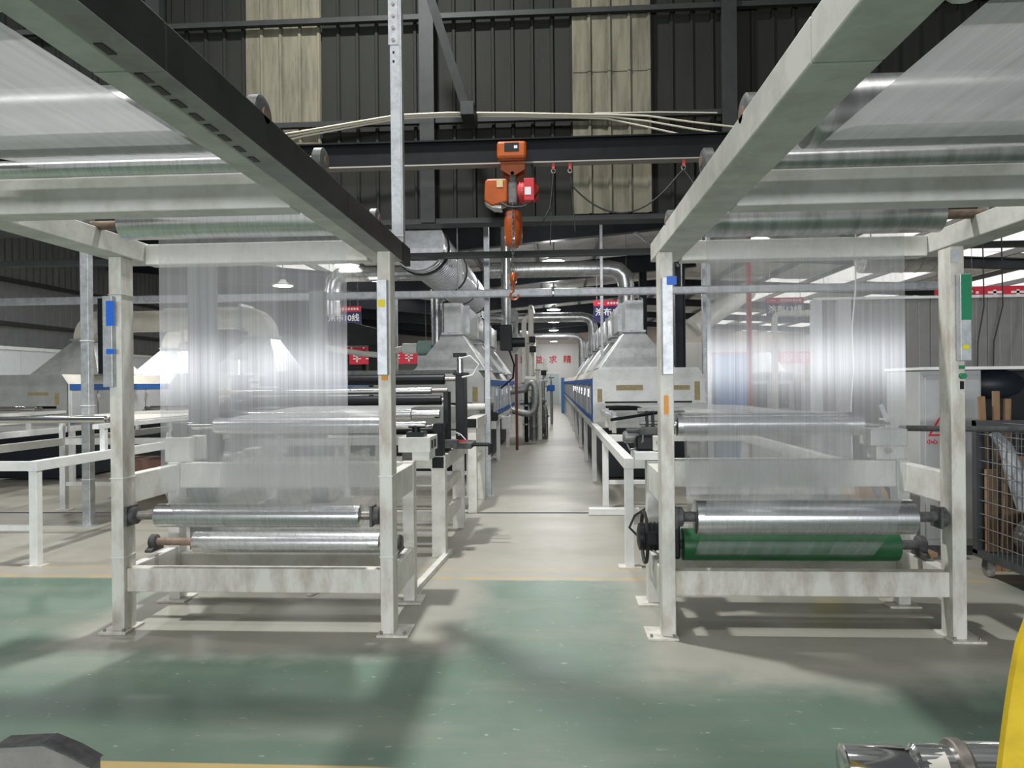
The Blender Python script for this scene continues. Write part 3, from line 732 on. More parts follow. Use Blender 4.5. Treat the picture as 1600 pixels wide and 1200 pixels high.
# ================================================================== COATING UNIT (left of the aisle)
c = thing('coating_unit', (-1.95, 6.7, 0), 'black coating unit with stacked rollers on a white base behind the left stand', 'machine')
for xx in (-2.98, -1.0):
    for y, w in ((6.18, .12), (7.45, .09)):
        MB().box(xx-.06, xx+.06, y-.06, y+w-.06, 0, .76).obj('leg', 'paint', c, bevel=.005)
    MB().box(xx-.065, xx+.065, 6.12, 7.7, .76, .885).obj('base_beam', 'paint', c, bevel=.005)
    MB().box(xx-.05, xx+.05, 6.117, 6.1205, .775, .87).obj('beam_end', 'black', c)
    MB().box(xx-.03, xx+.03, 6.24, 7.39, .52, .60).obj('tie_rail', 'paint', c)
    MB().box(xx-.03, xx+.03, 6.24, 7.39, .22, .32).obj('tie_rail', 'paint', c)
    sg = 1 if xx > -2 else -1
    # side plates
    MB().box(xx+sg*.0-.0, xx+.045, 6.45, 6.62, .885, 1.43).obj('side_plate', 'black', c, bevel=.004)
    MB().box(xx+sg*.1-.03, xx+sg*.1+.05, 6.75, 7.02, .885, 1.58).obj('side_plate', 'black', c, bevel=.004)
    MB().box(xx+sg*.1-.05, xx+sg*.1+.07, 6.73, 7.04, 1.58, 1.605).obj('cap_plate', 'black', c)
    MB().box(xx-.03, xx+.05, 6.06, 6.2, .885, 1.16).obj('bearing_post', 'black', c, bevel=.004)
    MB().cyl((xx+sg*.1, 6.88, 1.6), (xx+sg*.1, 6.88, 1.76), .035, 14).obj('air_cylinder', 'chrome', c, smooth=True)
    MB().cbox((xx+sg*.1, 6.88, 1.775), (.12, .1, .04)).obj('cylinder_cap', 'black', c)
    MB().box(xx-.1, xx+.14, 6.3, 6.42, .93, 1.0).obj('slide', 'cast', c)
MB().box(-2.92, -1.06, 6.13, 6.22, .77, .87).obj('front_beam', 'paint', c, bevel=.005)
MB().box(-2.92, -1.06, 6.5, 6.58, .25, .33).obj('low_beam', 'paint', c)
MB().box(-2.92, -1.06, 7.4, 7.48, .45, .54).obj('low_beam', 'paint', c)
MB().box(-2.92, -.98, 7.1, 7.2, 1.6, 1.64).obj('top_bar', 'cast', c)
MB().box(-2.9, -1.04, 6.62, 6.7, .93, 1.0).obj('trough', 'plate', c, bevel=.006)
sb = thing('slide_block', (-.96, 5.0, .97), 'beige slide block on the right rear leg of the left stand', 'bearing block')
MB().box(-1.085, -.86, 4.93, 5.25, 1.025, 1.13).obj('block', 'paint', sb, bevel=.004)
for ya in (5.02, 5.14): MB().box(-.8605, -.859, ya-.04, ya+.04, 1.045, 1.105).obj('block_window', 'black', sb)
MB().box(-1.06, -.99, 4.95, 5.2, .968, 1.025).obj('slide_foot', 'cast', sb); MB().box(-.99, -.87, 4.95, 5.2, .968, 1.025).obj('slide_foot', 'paint', sb)
MB().box(-1.03, -.91, 4.95, 5.1, 1.13, 1.165).obj('clamp', 'black', sb)
MB().cyl((-.97, 5.0, 1.165), (-.97, 5.0, 1.2), .03, 12).obj('clamp_screw', 'black', sb, smooth=True)
sb = thing('slide_block', (-2.66, 5.0, .97), 'beige slide block on the left rear leg of the left stand', 'bearing block')
MB().box(-2.74, -2.56, 4.9, 5.15, .968, 1.14).obj('block', 'paint', sb, bevel=.004); MB().box(-2.7, -2.62, 4.93, 5.07, 1.14, 1.24).obj('clamp', 'cast', sb)
MB().box(-.93, -.76, 6.55, 6.95, .9, .95).obj('handle_block', 'cast', c, bevel=.006)
for y in (6.6, 6.75):
    MB().tube([(-.76, y, .93), (-.62, y, .93), (-.6, y, .92), (-.6, y, .84)], .012, 8).obj('crank_handle', 'black', c, smooth=True)
MB().box(-.9, -.8, 6.52, 6.55, .965, .985).obj('red_valve', 'red', c, 'small red valve')
for k in range(3):
    MB().tube([(-.93+k*.02, 6.62, 1.06-.02*k), (-.86, 6.58, 1.03), (-.8, 6.56, .97)], .005, 6).obj('air_hose', 'white', c)
MB().tube([(-.9, 6.8, 1.74), (-.78, 6.7, 1.76), (-.7, 6.7, 1.68), (-.76, 6.72, 1.58), (-.86, 6.7, 1.56)], .008, 6).obj('air_hose', 'white', c, smooth=True)
# rollers of the unit
def crol(y, z, r, m, lab, x0=-2.9, x1=-1.12, sr=.022, s1=-.98, shaft='steel'):
    roller('coating_roller', x0, x1, y, z, r, m, lab, -3.02, s1, sr, shaft=shaft, bear=(False, False), group='rollers of the black coating unit', n=28)
crol(6.95, 1.545, .052, 'black', 'topmost black roller of the coating unit', x1=-1.06, s1=-.92)
crol(6.6, 1.44, .036, 'chrome', 'thin chrome roller below the topmost black one', x1=-1.13)
crol(6.55, 1.35, .045, 'black', 'black roller in the middle of the coating unit', x1=-1.03)
crol(6.12, 1.243, .058, 'chrome', 'short bright chrome roller beside the slide block', x1=-1.22, sr=.04, shaft='chrome')
roller('coating_roller', -2.42, -1.13, 5.0, 1.215, .058, 'roller', 'roller behind the left hanging film where the film turns towards the oven', -2.66, -.9, .024, shaft='chrome', bear=(False, False))
crol(6.4, 1.12, .025, 'chrome', 'thin lower chrome rod of the coating unit', x1=-1.1)
crol(6.75, 1.06, .04, 'black', 'lowest black roller of the coating unit', x1=-1.06)
MB().lathe((-2.98, 6.3, 1.3), (-2.92, 6.3, 1.3), [(0, .05), (.01, .1), (.05, .1), (.06, .06)], 20).obj('brake_disc', 'cast', c, smooth=True)
# white box frame beside it (towards the oven)
b = thing('box_frame', (-.95, 8.8, 0), 'white box frame with black open end between coating unit and oven', 'machine frame')
for y in (8.3, 9.3):
    MB().box(-1.0, -.9, y-.04, y+.05, 0, .98).obj('leg', 'paint', b, bevel=.004)
MB().box(-1.02, -.88, 8.24, 9.4, .98, 1.1).obj('top_beam', 'paint', b, bevel=.004)
MB().box(-1.005, -.895, 8.236, 8.2405, .99, 1.09).obj('beam_end', 'black', b)
MB().box(-.98, -.92, 8.35, 9.26, .55, .62).obj('tie_rail', 'paint', b)
t = thing('pressure_regulator', (-.85, 9.6, .94), 'dark cylinder on the small bracket in front of the left oven', 'valve')
MB().cyl((-1.2, 9.7, 1.18), (-.9, 9.7, 1.18), .05, 14).obj('cylinder_body', 'paint', t, smooth=True)
MB().cyl((-.9, 9.7, 1.18), (-.82, 9.7, 1.18), .06, 14).obj('cylinder_head', 'cast', t, smooth=True)
MB().box(-1.0, -.86, 9.6, 9.8, .94, 1.13).obj('bracket', 'cast', t)
t = thing('corner_motor', (-.82, 9.9, .86), 'dark motor block at the corner of the left oven', 'motor')
MB().box(-.95, -.78, 9.85, 10.05, .98, 1.1).obj('motor_block', 'black', t, bevel=.01)
MB().box(-1.1, -.8, 9.87, 10.03, .87, .98).obj('motor_bracket', 'paint', t)
MB().cyl((-.86, 9.95, 1.1), (-.86, 9.95, 1.2), .02, 8).obj('breather', 'black', t)

# ---- roller drive on the rear of the right stand
c = thing('roller_drive', (.66, 4.95, .97), 'black geared roller drive on the left rear leg of the right stand', 'drive')
MB().box(.54, .7, 4.84, 5.12, .975, 1.03).obj('plinth', 'white', c, bevel=.004); MB().box(.70, .78, 4.86, 5.12, .97, 1.03).obj('plinth_end', 'black', c, bevel=.004)
MB().box(.555, .70, 4.9, 5.06, 1.035, 1.13).obj('gearbox', 'black', c, bevel=.012)
MB().box(.665, .76, 4.86, 5.0, 1.035, 1.135).obj('bearing_block', 'paint', c, bevel=.008)
MB().lathe((.70, 4.86, 1.09), (.70, 4.845, 1.09), [(0, .017), (.015, .015)], 12).obj('bolt', 'steel', c)
MB().lathe((.475, 5.0, 1.12), (.60, 5.0, 1.12), [(0, .03), (.012, .042), (.11, .042), (.125, .035)], 18).obj('motor', 'pipegrey', c, smooth=True)
MB().box(.5, .66, 4.96, 5.04, 1.155, 1.175).obj('motor_cover', 'cast', c, bevel=.006)
MB().box(.58, .72, 4.92, 5.05, 1.13, 1.19).obj('gear_cover', 'cast', c, bevel=.015)
MB().cyl((.71, 5.0, 1.285), (.385, 4.88, 1.245), .011, 10).obj('guide_rod', 'black', c, smooth=True)
MB().cyl((.58, 5.02, 1.30), (.90, 5.02, 1.305), .02, 12).obj('guide_rod', 'pipegrey', c, smooth=True)
MB().cyl((.59, 5.0, 1.215), (.78, 5.0, 1.215), .016, 12).obj('guide_rod', 'pipegrey', c, smooth=True)
for xx in (.64, .68): MB().box(xx-.01, xx+.01, 4.98, 5.01, 1.17, 1.30).obj('rod_support', 'black', c)
MB().box(.76, .80, 4.88, 5.0, 1.03, 1.25).obj('bearing_plate', 'black', c, bevel=.004)
MB().tube([(.5, 5.0, 1.08), (.52, 4.96, 1.03), (.56, 4.92, 1.05), (.6, 4.9, 1.1), (.6, 4.9, 1.14)], .006, 6).obj('power_cable', 'pipegrey', c, smooth=True)
c = thing('bearing_housing', (2.2, 4.95, .97), 'pale bearing housing on the right rear leg of the right stand', 'bearing block')
MB().box(2.09, 2.33, 4.87, 5.05, 1.06, 1.17).obj('housing', 'plate', c, bevel=.006)
MB().box(2.13, 2.31, 4.88, 5.03, .968, 1.06).obj('housing_foot', 'plate', c, bevel=.004)
MB().cyl((2.2, 4.87, 1.03), (2.2, 4.85, 1.03), .02, 10).obj('bolt', 'steel', c)
MB().box(2.2, 2.26, 4.9, 5.0, 1.17, 1.24).obj('shaft_cap', 'plate', c, bevel=.006)
roller('coating_roller', .826, 2.05, 4.92, 1.207, .077, 'roller', 'chrome roller behind the right hanging film where the film turns towards the oven', .79, 2.23, .022, shaft='chrome', bear=(False, False))
MB().bar((2.2, 4.97, 1.33), (2.345, 4.97, .96), .03, .006, (0, 1, 0)).obj('metal_strip', 'galv', None, 'loose pale metal strip leaning on the bearing housing behind the right film', 'metal strip')

# grey-green posts behind the left film
for (xx, y, w, lb) in ((-2.93, 5.85, .2, 'wide grey-green steel post behind the left edge of the left film'), (-2.63, 7.9, .16, 'narrow grey-green steel post behind the middle of the left film')):
    t = thing('steel_post', (xx, y, 0), lb, 'post')
    MB().box(xx-w/2, xx-w/2+.012, y-.06, y+.06, 0, 2.55).box(xx+w/2-.012, xx+w/2, y-.06, y+.06, 0, 2.55).obj('flange', 'darkpost', t)
    MB().box(xx-w/2+.012, xx+w/2-.012, y-.05, y-.04, 0, 2.55).obj('web', 'darkpost', t)
    MB().box(xx-w/2-.05, xx+w/2+.05, y-.1, y+.1, 0, .015).obj('base_plate', 'darkpost', t)
# hoses and bars on the floor under the left stand
MB().tube([(-2.0, 5.15, .03), (-1.85, 5.2, .05), (-1.75, 5.3, .05), (-1.66, 5.45, .06), (-1.6, 5.5, .11), (-1.55, 5.55, .11)], .03, 10).obj('hose', 'pipegrey', None, 'grey flexible hose on the floor under the left stand', 'hose', smooth=True)
MB().bar((-1.75, 5.0, .02), (-1.45, 5.8, .02), .04, .03).obj('flat_bar', 'paint', None, 'pale flat bar on the floor under the left stand', 'bar')
MB().bar((-1.02, 5.02, .02), (-.93, 6.3, .02), .05, .04).obj('flat_bar', 'paint', None, 'long dark floor bar beside the rear leg of the left stand', 'bar')
MB().tube([(-2.2, 5.2, .3), (-2.18, 5.15, .15), (-2.1, 5.2, .02), (-1.9, 5.35, .02), (-1.7, 5.2, .02), (-1.5, 5.3, .02)], .01, 6).obj('floor_cable', 'rubber', None, 'thin black cable lying under the left stand', 'cable', smooth=True)
MB().tube([(.66, 4.965, .9), (.64, 4.98, .6), (.62, 5.0, .45), (.58, 5.05, .42), (.52, 5.06, .48), (.56, 5.08, .56), (.66, 5.1, .62)], .009, 6).obj('hanging_cable', 'rubber', None, 'black cable loop hanging beside the rear leg of the right stand', 'cable', smooth=True)
MB().box(.38, .95, 8.1, 8.2, 0, .08).obj('floor_block', 'white', None, 'white block on the floor joint right of the aisle', 'block', bevel=.01)

# ================================================================== OVERHEAD STEEL, HOIST, CABLES
t = thing('monorail_beam', (-.4, 7.62, 3.82), 'dark steel monorail beam that carries the orange hoist', 'beam')
MB().box(-9, 6.5, 7.56, 7.7, 3.82, 3.835).obj('bottom_flange', 'flangegrey', t)
MB().box(-9, 6.5, 7.615, 7.63, 3.835, 4.075).obj('web', 'darkbeam', t)
MB().box(-9, 6.5, 7.56, 7.7, 4.075, 4.09).obj('top_flange', 'darkbeam', t)
for xx in (-8.8, 6.3): MB().box(xx-.05, xx+.05, 7.58, 8.4, 3.9, 4.05).obj('wall_bracket', 'darkbeam', t)
hx, hyy = -.41, 7.6
h = thing('chain_hoist', (hx, hyy, 2.5), 'orange electric chain hoist hanging from the dark beam', 'hoist')
o = MB().box(hx-.155, hx+.155, 7.4, 7.54, 3.825, 4.01).obj('trolley_motor', 'orange', h, bevel=.03)
MB().box(hx-.075, hx+.075, 7.396, 7.402, 3.895, 3.985).obj('name_plate', 'black', o)
MB().box(hx+.025, hx+.06, 7.393, 7.397, 3.925, 3.955).obj('plate_window', 'doorgrey', o)
MB().prism([(hx-.12, 3.82), (hx+.13, 3.82), (hx+.13, 3.74), (hx+.03, 3.68), (hx-.03, 3.68), (hx-.12, 3.74)], 'y', 7.5, 7.53).obj('side_cheek', 'orange', h)
MB().prism([(hx-.12, 3.82), (hx+.13, 3.82), (hx+.13, 3.74), (hx+.03, 3.68), (hx-.03, 3.68), (hx-.12, 3.74)], 'y', 7.72, 7.75).obj('side_cheek', 'orange', h)
MB().cyl((hx, 7.5, 3.7), (hx, 7.75, 3.7), .02, 10).obj('suspension_pin', 'steel', h)
for sx in (-1, 1): MB().cyl((hx+sx*.08, 7.53, 3.87), (hx+sx*.08, 7.56, 3.87), .04, 14).obj('wheel', 'steel', h, smooth=True)
MB().box(hx-.035, hx+.035, 7.55, 7.68, 3.6, 3.71).obj('hanger', 'cast', h, bevel=.01)
MB().prism([(hx-.3, 3.42), (hx-.29, 3.63), (hx-.26, 3.65), (hx-.05, 3.65), (hx-.05, 3.40), (hx-.22, 3.36)], 'y', 7.5, 7.74).obj('control_housing', 'orange', h, bevel=.02)
MB().prism([(hx-.3, 3.41), (hx-.21, 3.35), (hx-.12, 3.34), (hx-.12, 3.37), (hx-.22, 3.37)], 'y', 7.52, 7.72).obj('cast_foot', 'plate', h)
MB().box(hx-.165, hx-.1, 7.493, 7.4995, 3.555, 3.635).obj('warning_label', 'masking', h)
MB().box(hx-.05, hx+.05, 7.52, 7.72, 3.38, 3.63).obj('gear_case', 'cast', h, bevel=.02)
MB().lathe((hx+.05, 7.62, 3.53), (hx+.27, 7.62, 3.53), [(0, .1), (.02, .12), (.17, .12), (.22, .07)], 20).obj('motor_drum', 'redpaint', h, smooth=True)
for k in range(5): MB().lathe((hx+.07+.03*k, 7.62, 3.53), (hx+.08+.03*k, 7.62, 3.53), [(0, .127), (.01, .127)], 20).obj('cooling_fin', 'redpaint', h)
MB().box(hx+.12, hx+.23, 7.46, 7.52, 3.4, 3.635).obj('junction_box', 'red', h, bevel=.008)
MB().box(hx+.13, hx+.195, 7.455, 7.4595, 3.46, 3.54).obj('rating_label', 'doorgrey', h)
MB().tube([(hx-.13, 7.5, 3.4), (hx-.06, 7.48, 3.35), (hx, 7.47, 3.335), (hx+.1, 7.48, 3.34), (hx+.2, 7.5, 3.38), (hx+.26, 7.55, 3.5), (hx+.22, 7.6, 3.72), (hx+.2, 7.62, 3.84)], .011, 8).obj('cable', 'rubber', h, smooth=True)
MB().lathe((hx, 7.6, 3.33), (hx, 7.6, 2.93), [(0, .05), (.02, .085), (.1, .1), (.3, .1), (.37, .085), (.4, .04)], 14).obj('chain_bag', 'orangebag', h, 'orange plastic chain bag', smooth=True)
z = 3.36; k = 0; cm = MB()
while z > 2.66:
    pts = []
    for i in range(10):
        a = 2*PI*i/10; u = .011*math.cos(a); v = .019*math.sin(a)
        pts.append((hx+(u if k % 2 else 0), 7.485+(0 if k % 2 else u), z+v))
    cm.tube(pts, .004, 5, True); z -= .029; k += 1
cm.obj('chain', 'cast', h, kind='stuff')
MB().lathe((hx, 7.485, 2.66), (hx, 7.485, 2.52), [(0, .015), (.02, .035), (.07, .04), (.11, .03), (.14, .015)], 12).obj('hook_block', 'orange', h, smooth=True)
MB().tube([(hx, 7.485, 2.53), (hx, 7.485, 2.46)]+arc((hx+.01, 2.415), .042, PI*.75, PI*2.1, 12, 'xz', 7.485), .012, 8).obj('hook', 'orange', h, smooth=True)
# pendant and festoon cables
def hanger(x, lb):
    t = thing('cable_hanger', (x, 7.6, 3.72), lb, 'hanger', 'cable hangers under the monorail beam')
    MB().box(x-.015, x+.015, 7.58, 7.62, 3.76, 3.82).obj('clip', 'redpaint', t)
    MB().tube(arc((x, 3.74), .022, 0, 2*PI, 12, 'xz', 7.6), .005, 6).obj('ring', 'steel', t)
hanger(.02, 'red cable hanger just right of the hoist'); hanger(.195, 'red cable hanger at the left end of the looped cable'); hanger(1.38, 'dark cable hanger at the right end of the looped cable')
pts = [(.195+(1.38-.195)*i/18, 7.6, 3.72-.44*(1-((i-8.2)/9.6)**2 if abs(i-8.2) < 9.6 else 0)) for i in range(19)]
MB().tube(pts, .009, 6).obj('festoon_cable', 'rubber', None, 'black cable sagging in a loop right of the hoist', 'cable', smooth=True)
MB().tube([(.02, 7.6, 3.72), (.0, 7.6, 3.5), (-.02, 7.6, 3.35), (-.1, 7.6, 3.2), (-.2, 7.58, 3.15)], .008, 6).obj('pendant_cable', 'rubber', None, 'black cable curving down right beside the hoist', 'cable', smooth=True)
MB().tube([(.02, 7.61, 3.72), (-.02, 7.62, 3.0), (-.02, 7.62, 2.96)], .006, 6).obj('pendant_cable', 'rubber', None, 'straight thin black cable right of the hoist', 'cable')
MB().tube([(.2, 7.62, 3.72), (.24, 7.62, 3.2), (.245, 7.62, 3.1)], .006, 6).obj('pendant_cable', 'rubber', None, 'thin black cable below the left end of the looped cable', 'cable')
MB().tube([(1.38, 7.6, 3.72), (1.46, 7.58, 3.6), (1.52, 7.5, 3.4), (1.6, 7.4, 3.1)], .008, 6).obj('pendant_cable', 'rubber', None, 'black cable running down behind the right beam', 'cable', smooth=True)
# bundle of tan cables
def sag(off, dz, dip, e):
    p = [(-3.3, 4.27+dz*1.6), (-2.82, 4.348+dz*.8), (-2.16, 4.443+dz*.6), (-1.72, 4.505+dz*.5), (-1.15, 4.512+dz*.5), (-.43, 4.489+dz*.4), (.276, 4.452+dz*.4), (.63, 4.434+dz*.6), (1.05, 4.372+dz+dip*.4), (1.53, 4.272+dz+dip*.7), (2.1, 4.17+dz+dip)]
    out = []
    for i in range(len(p)-1):
        for k in range(4):
            t = k/4; out.append((p[i][0]*(1-t)+p[i+1][0]*t, 7.95+off, p[i][1]*(1-t)+p[i+1][1]*t))
    return out+[(p[-1][0], 7.95+off, p[-1][1])]
for k, (lb, dz, dip) in enumerate((('upper tan cable of the bundle above the dark beam', .025, .06), ('middle tan cable of the bundle above the dark beam', .0, .0), ('lower tan cable of the bundle above the dark beam', -.03, -.07))):
    MB().tube(sag(k*.02, dz, dip, 0), .011, 7).obj('tan_cable', 'tan', None, lb, 'cable', 'tan cables above the dark beam', smooth=True)
MB().tube([(.5, 8.33, 4.61), (1.2, 8.33, 4.60), (1.9, 8.33, 4.57)], .008, 6).obj('tan_cable', 'tan', None, 'short thin tan cable on the wall girt behind the bundle', 'cable')
# galvanised strut pole and braces
p = thing('strut_pole', (-1.03, 4.78, 2.3), 'bright galvanised strut pole rising from the end of the left beam', 'pole')
MB().box(-1.072, -1.062, 4.75, 4.815, 2.35, 6.5).box(-1.005, -.995, 4.75, 4.815, 2.35, 6.5).box(-1.062, -1.005, 4.745, 4.752, 2.35, 6.5).obj('channel', 'galv', p)
q = MB().box(-1.08, -1.015, 4.738, 4.7445, 3.77, 4.6).obj('splice_plate', 'galv', p)
for z in (3.8, 3.88, 3.96, 4.04, 4.12, 4.3): MB().cyl((-1.047, 4.738, z), (-1.047, 4.728, z), .011, 8).obj('bolt', 'steel', q)
for z in (3.72, 3.66): MB().box(-1.053, -1.041, 4.743, 4.7449, z-.008, z+.008).obj('hole', 'black', p)
MB().box(-1.08, -.99, 4.735, 4.744, 2.49, 2.497).obj('wire_tie', 'white', p)
MB().box(-1.0, -.964, 4.59, 4.83, 2.3, 2.42).obj('mount', 'darkbeam', p)
d = thing('brace_strut', (-.9, 7.9, 4.2), 'grey diagonal brace strut from the roof to the cable bundle', 'brace')
MB().bar((-1.42, 7.3, 6.1), (-.9, 7.62, 4.42), .09, .045, (0, 1, 0)).obj('angle_leg', 'girt', d)
MB().box(-.96, -.82, 7.57, 8.0, 4.36, 4.50).obj('end_cleat', 'girt', d)
# horizontal members under the wall
t = thing('cable_channel', (0, 8.6, 3.0), 'dark grey steel channel crossing under the back wall', 'beam')
MB().box(-9, 9, 8.58, 8.6, 3.015, 3.085).box(-9, 9, 8.6, 8.66, 3.015, 3.02).box(-9, 9, 8.6, 8.66, 3.08, 3.085).obj('channel', 'girt', t)
for xx in (-5.85, 3.4): MB().box(xx-.03, xx+.03, 8.605, 8.64, 3.08, 3.38).obj('drop_rod', 'girt', t)
t = thing('service_pipe', (0, 9, 2.57), 'shiny galvanised service rail crossing above the ovens', 'pipe')
for a, b_ in ((-9, -4.5), (-4.49, 0), (.01, 5)): MB().box(a, b_, 8.97, 9.06, 2.585, 2.68).obj('rail_section', 'galv', t, bevel=.012)
for xx in (-7.3, -1.2, 1.6): MB().cyl((xx, 9.02, 2.68), (xx, 9.02, 4.6), .008, 6).obj('drop_rod', 'galv', t)
def pole(x, y, z0, z1, w, lb, holes=False):
    t = thing('support_pole', (x, y, z0), lb, 'pole', 'galvanised support poles')
    MB().box(x-w/2, x+w/2, y-w/2, y+w/2, z0, z1).obj('tube', 'galv', t, bevel=.004)
    for z in (z0+.5, z0+1.3, z0+2.0): MB().box(x-w/2-.006, x+w/2+.006, y-w/2-.006, y+w/2+.006, z, z+.008).obj('wire_tie', 'white', t)
    MB().box(x-w/2-.04, x+w/2+.04, y-w/2-.04, y+w/2+.04, z0, z0+.012).obj('foot_plate', 'galv', t)
    if holes:
        for k in range(5): MB().box(x-w/2-.002, x-w/2+.0, y-.02, y+.02, 1.85+.07*k, 1.88+.07*k).obj('hole', 'black', t)
pole(-5.05, 7.5, 0, 2.98, .09, 'galvanised support pole left of the left stand', True)
pole(-.875, 9.5, 0, 3.9, .07, 'galvanised support pole by the left oven corner')
pole(2.05, 9.6, 0, 4.2, .055, 'slim galvanised pole right of the right oven hood')
pole(2.36, 11.3, 0, 4.4, .09, 'dark galvanised pole behind the edge of the right film')
pole(.88, 13.0, 1.73, 5.0, .05, 'slim pole standing on the right oven beside its hoods')
pole(-3.1, 14, 0, 3.2, .07, 'galvanised pole behind the sign by the left film edge')

# ================================================================== DUCTS
def spiral(name, path, r, lb, nfl=(), m='galvduct', group=None, pitch=.12, n=24):
    pts = [Vector(p) for p in path]; t = thing(name, tuple(pts[0]), lb, 'duct', group)
    MB().tube(pts, r, n).obj('duct_wall', m, t, smooth=True)
    seam = MB(); 
    for a, b_ in zip(pts[:-1], pts[1:]):
        L = (b_-a).length; d = (b_-a)/L
        if L < pitch*2: continue
        k = pitch
        while k < L:
            seam.lathe(a+d*(k-.006), a+d*(k+.006), [(0, r*.99), (.003, r+.006), (.009, r+.006), (.012, r*.99)], n); k += pitch
    if seam.v: seam.obj('seams', m, t, kind='stuff', smooth=True)
    for (q, s) in nfl:
        q = Vector(q); s = Vector(s).normalized()
        MB().lathe(q-s*.012, q+s*.012, [(0, r+.002), (.001, r+.022), (.023, r+.022), (.024, r+.002)], n).obj('flange', 'girt', t, smooth=True)
    return t
spiral('spiral_duct', [(-1.66, 8.75, 3.24), (-1.66, 14.6, 3.24)], .335, 'large spiral duct running back along the left of the aisle', [((-1.66, y, 3.24), (0, 1, 0)) for y in (9.1, 11.0, 12.6, 14.4)])
for xx, rod in ((-1.66, (9.6, 12.0)),):
    pass
def crossduct(y, z, r, x0, x1, zdrop, lb, lz=None):
    c = .32 if r > .12 else .25
    path = [(x0, y, z), (x1-c, y, z), (x1-c*.45, y, z-c*.12), (x1-c*.12, y, z-c*.45), (x1, y, z-c), (x1, y, zdrop)]
    if lz is not None: path = [(x0, y, lz), (x0, y, z-c), (x0+c*.12, y, z-c*.45), (x0+c*.45, y, z-c*.12), (x0+c, y, z)]+path[1:]
    spiral('cross_duct', path, r, lb, group='cross ducts over the aisle')
crossduct(14.0, 3.71, .155, -1.3, 1.42, 2.5, 'nearest spiral duct crossing the aisle and turning down on the right')
crossduct(20.9, 3.40, .14, -1.98, 1.16, 2.4, 'second spiral duct crossing the aisle')
crossduct(28.0, 3.30, .13, -1.6, 1.12, 1.70, 'third spiral duct crossing the aisle')
crossduct(14.1, 3.71, .155, -4.4, -1.99, 3.3, 'spiral duct with left elbow behind the left film', lz=2.9)
spiral('drop_duct', [(-.86, 13.2, 4.86), (-.86, 13.2, 2.55)], .09, 'vertical drop duct left of the aisle below the hook')
MB().box(-.97, -.75, 13.05, 13.35, 2.1, 2.57).obj('damper_box', 'black', None, 'black damper box under the drop duct left of the aisle', 'damper box', bevel=.01)
MB().cyl((-.755, 13.2, 2.25), (-.52, 13.2, 2.25), .09, 14).obj('damper_motor', 'black', None, 'black motor beside the damper box', 'motor', smooth=True)
spiral('drop_duct', [(-1.95, 12.0, 3.1), (-1.95, 12.0, 2.35), (-1.95, 12.0, 2.15)], .1, 'vertical drop duct behind the near left hood')
spiral('branch_duct', [(-.9, 15.2, 2.95), (-.95, 15.8, 2.75), (-.98, 16.6, 2.55), (-1.0, 17.6, 2.4)], .17, 'segmented branch duct sloping down beside the pipes')
t = thing('blower', (-2.0, 12.2, 2.0), 'small teal blower behind the near left hood', 'blower')
MB().lathe((-2.35, 12.3, 2.12), (-2.08, 12.3, 2.12), [(0, .06), (.02, .13), (.25, .13), (.27, .05)], 18).obj('housing', 'teal', t, smooth=True)
MB().cyl((-2.08, 12.3, 2.12), (-1.85, 12.3, 2.12), .06, 14).obj('motor', 'blue', t, smooth=True)
MB().box(-2.33, -1.9, 12.2, 12.4, 1.712, 1.99).obj('pedestal', 'galv', t)
MB().cyl((-2.6, 12.3, 2.12), (-2.35, 12.3, 2.12), .09, 14).obj('inlet', 'white', t, smooth=True)
MB().tube([(-3.9, 12.0, 2.15), (-3.6, 12.0, 2.08), (-3.2, 12.0, 2.02), (-2.95, 12.0, 2.0), (-2.8, 12.1, 2.06), (-2.58, 12.3, 2.12)], .05, 10).obj('white_hose', 'insul', None, 'fat white hose by the right edge of the left film', 'hose', smooth=True)
# dark boxed ducting behind the sign at the left
t = thing('fan_housing', (-3.2, 12.9, 1.72), 'dark grey fan housing left of the near left hood', 'fan')
MB().prism([(-4.0, 2.5), (-3.6, 2.62), (-2.95, 2.45), (-2.95, 2.2), (-4.0, 2.2)], 'y', 12.6, 13.2).obj('scroll', 'girt', t, bevel=.01)
MB().box(-3.3, -2.95, 12.65, 13.15, 0, 2.2).obj('stack', 'girt', t)
# white lagged pipe down in the right half (seen through the right film)
MB().tube([(4.9, 16.2, 0), (4.9, 16.2, 2.85), (4.93, 16.2, 2.95), (5.03, 16.2, 2.98), (6.4, 16.2, 2.98)], .07, 10).obj('lagged_pipe', 'insul', None, 'white lagged pipe with an elbow seen through the right film', 'pipe', smooth=True)
spiral('spiral_duct', [(3.2, 17, 2.7), (5.2, 19.5, 3.9)], .24, 'cream round duct rising to the right behind the right post', m='insul')
spiral('spiral_duct', [(4.6, 11, 3.35), (5.75, 11, 3.35)], .26, 'round grey duct above the partition at the right', pitch=.2)
for xx in (4.75, 5.6): MB().cyl((xx, 11, 3.5), (xx, 11, rz(xx)+.05), .008, 6).obj('hanger_rod', 'steel', bpy.data.objects['spiral_duct.002'])

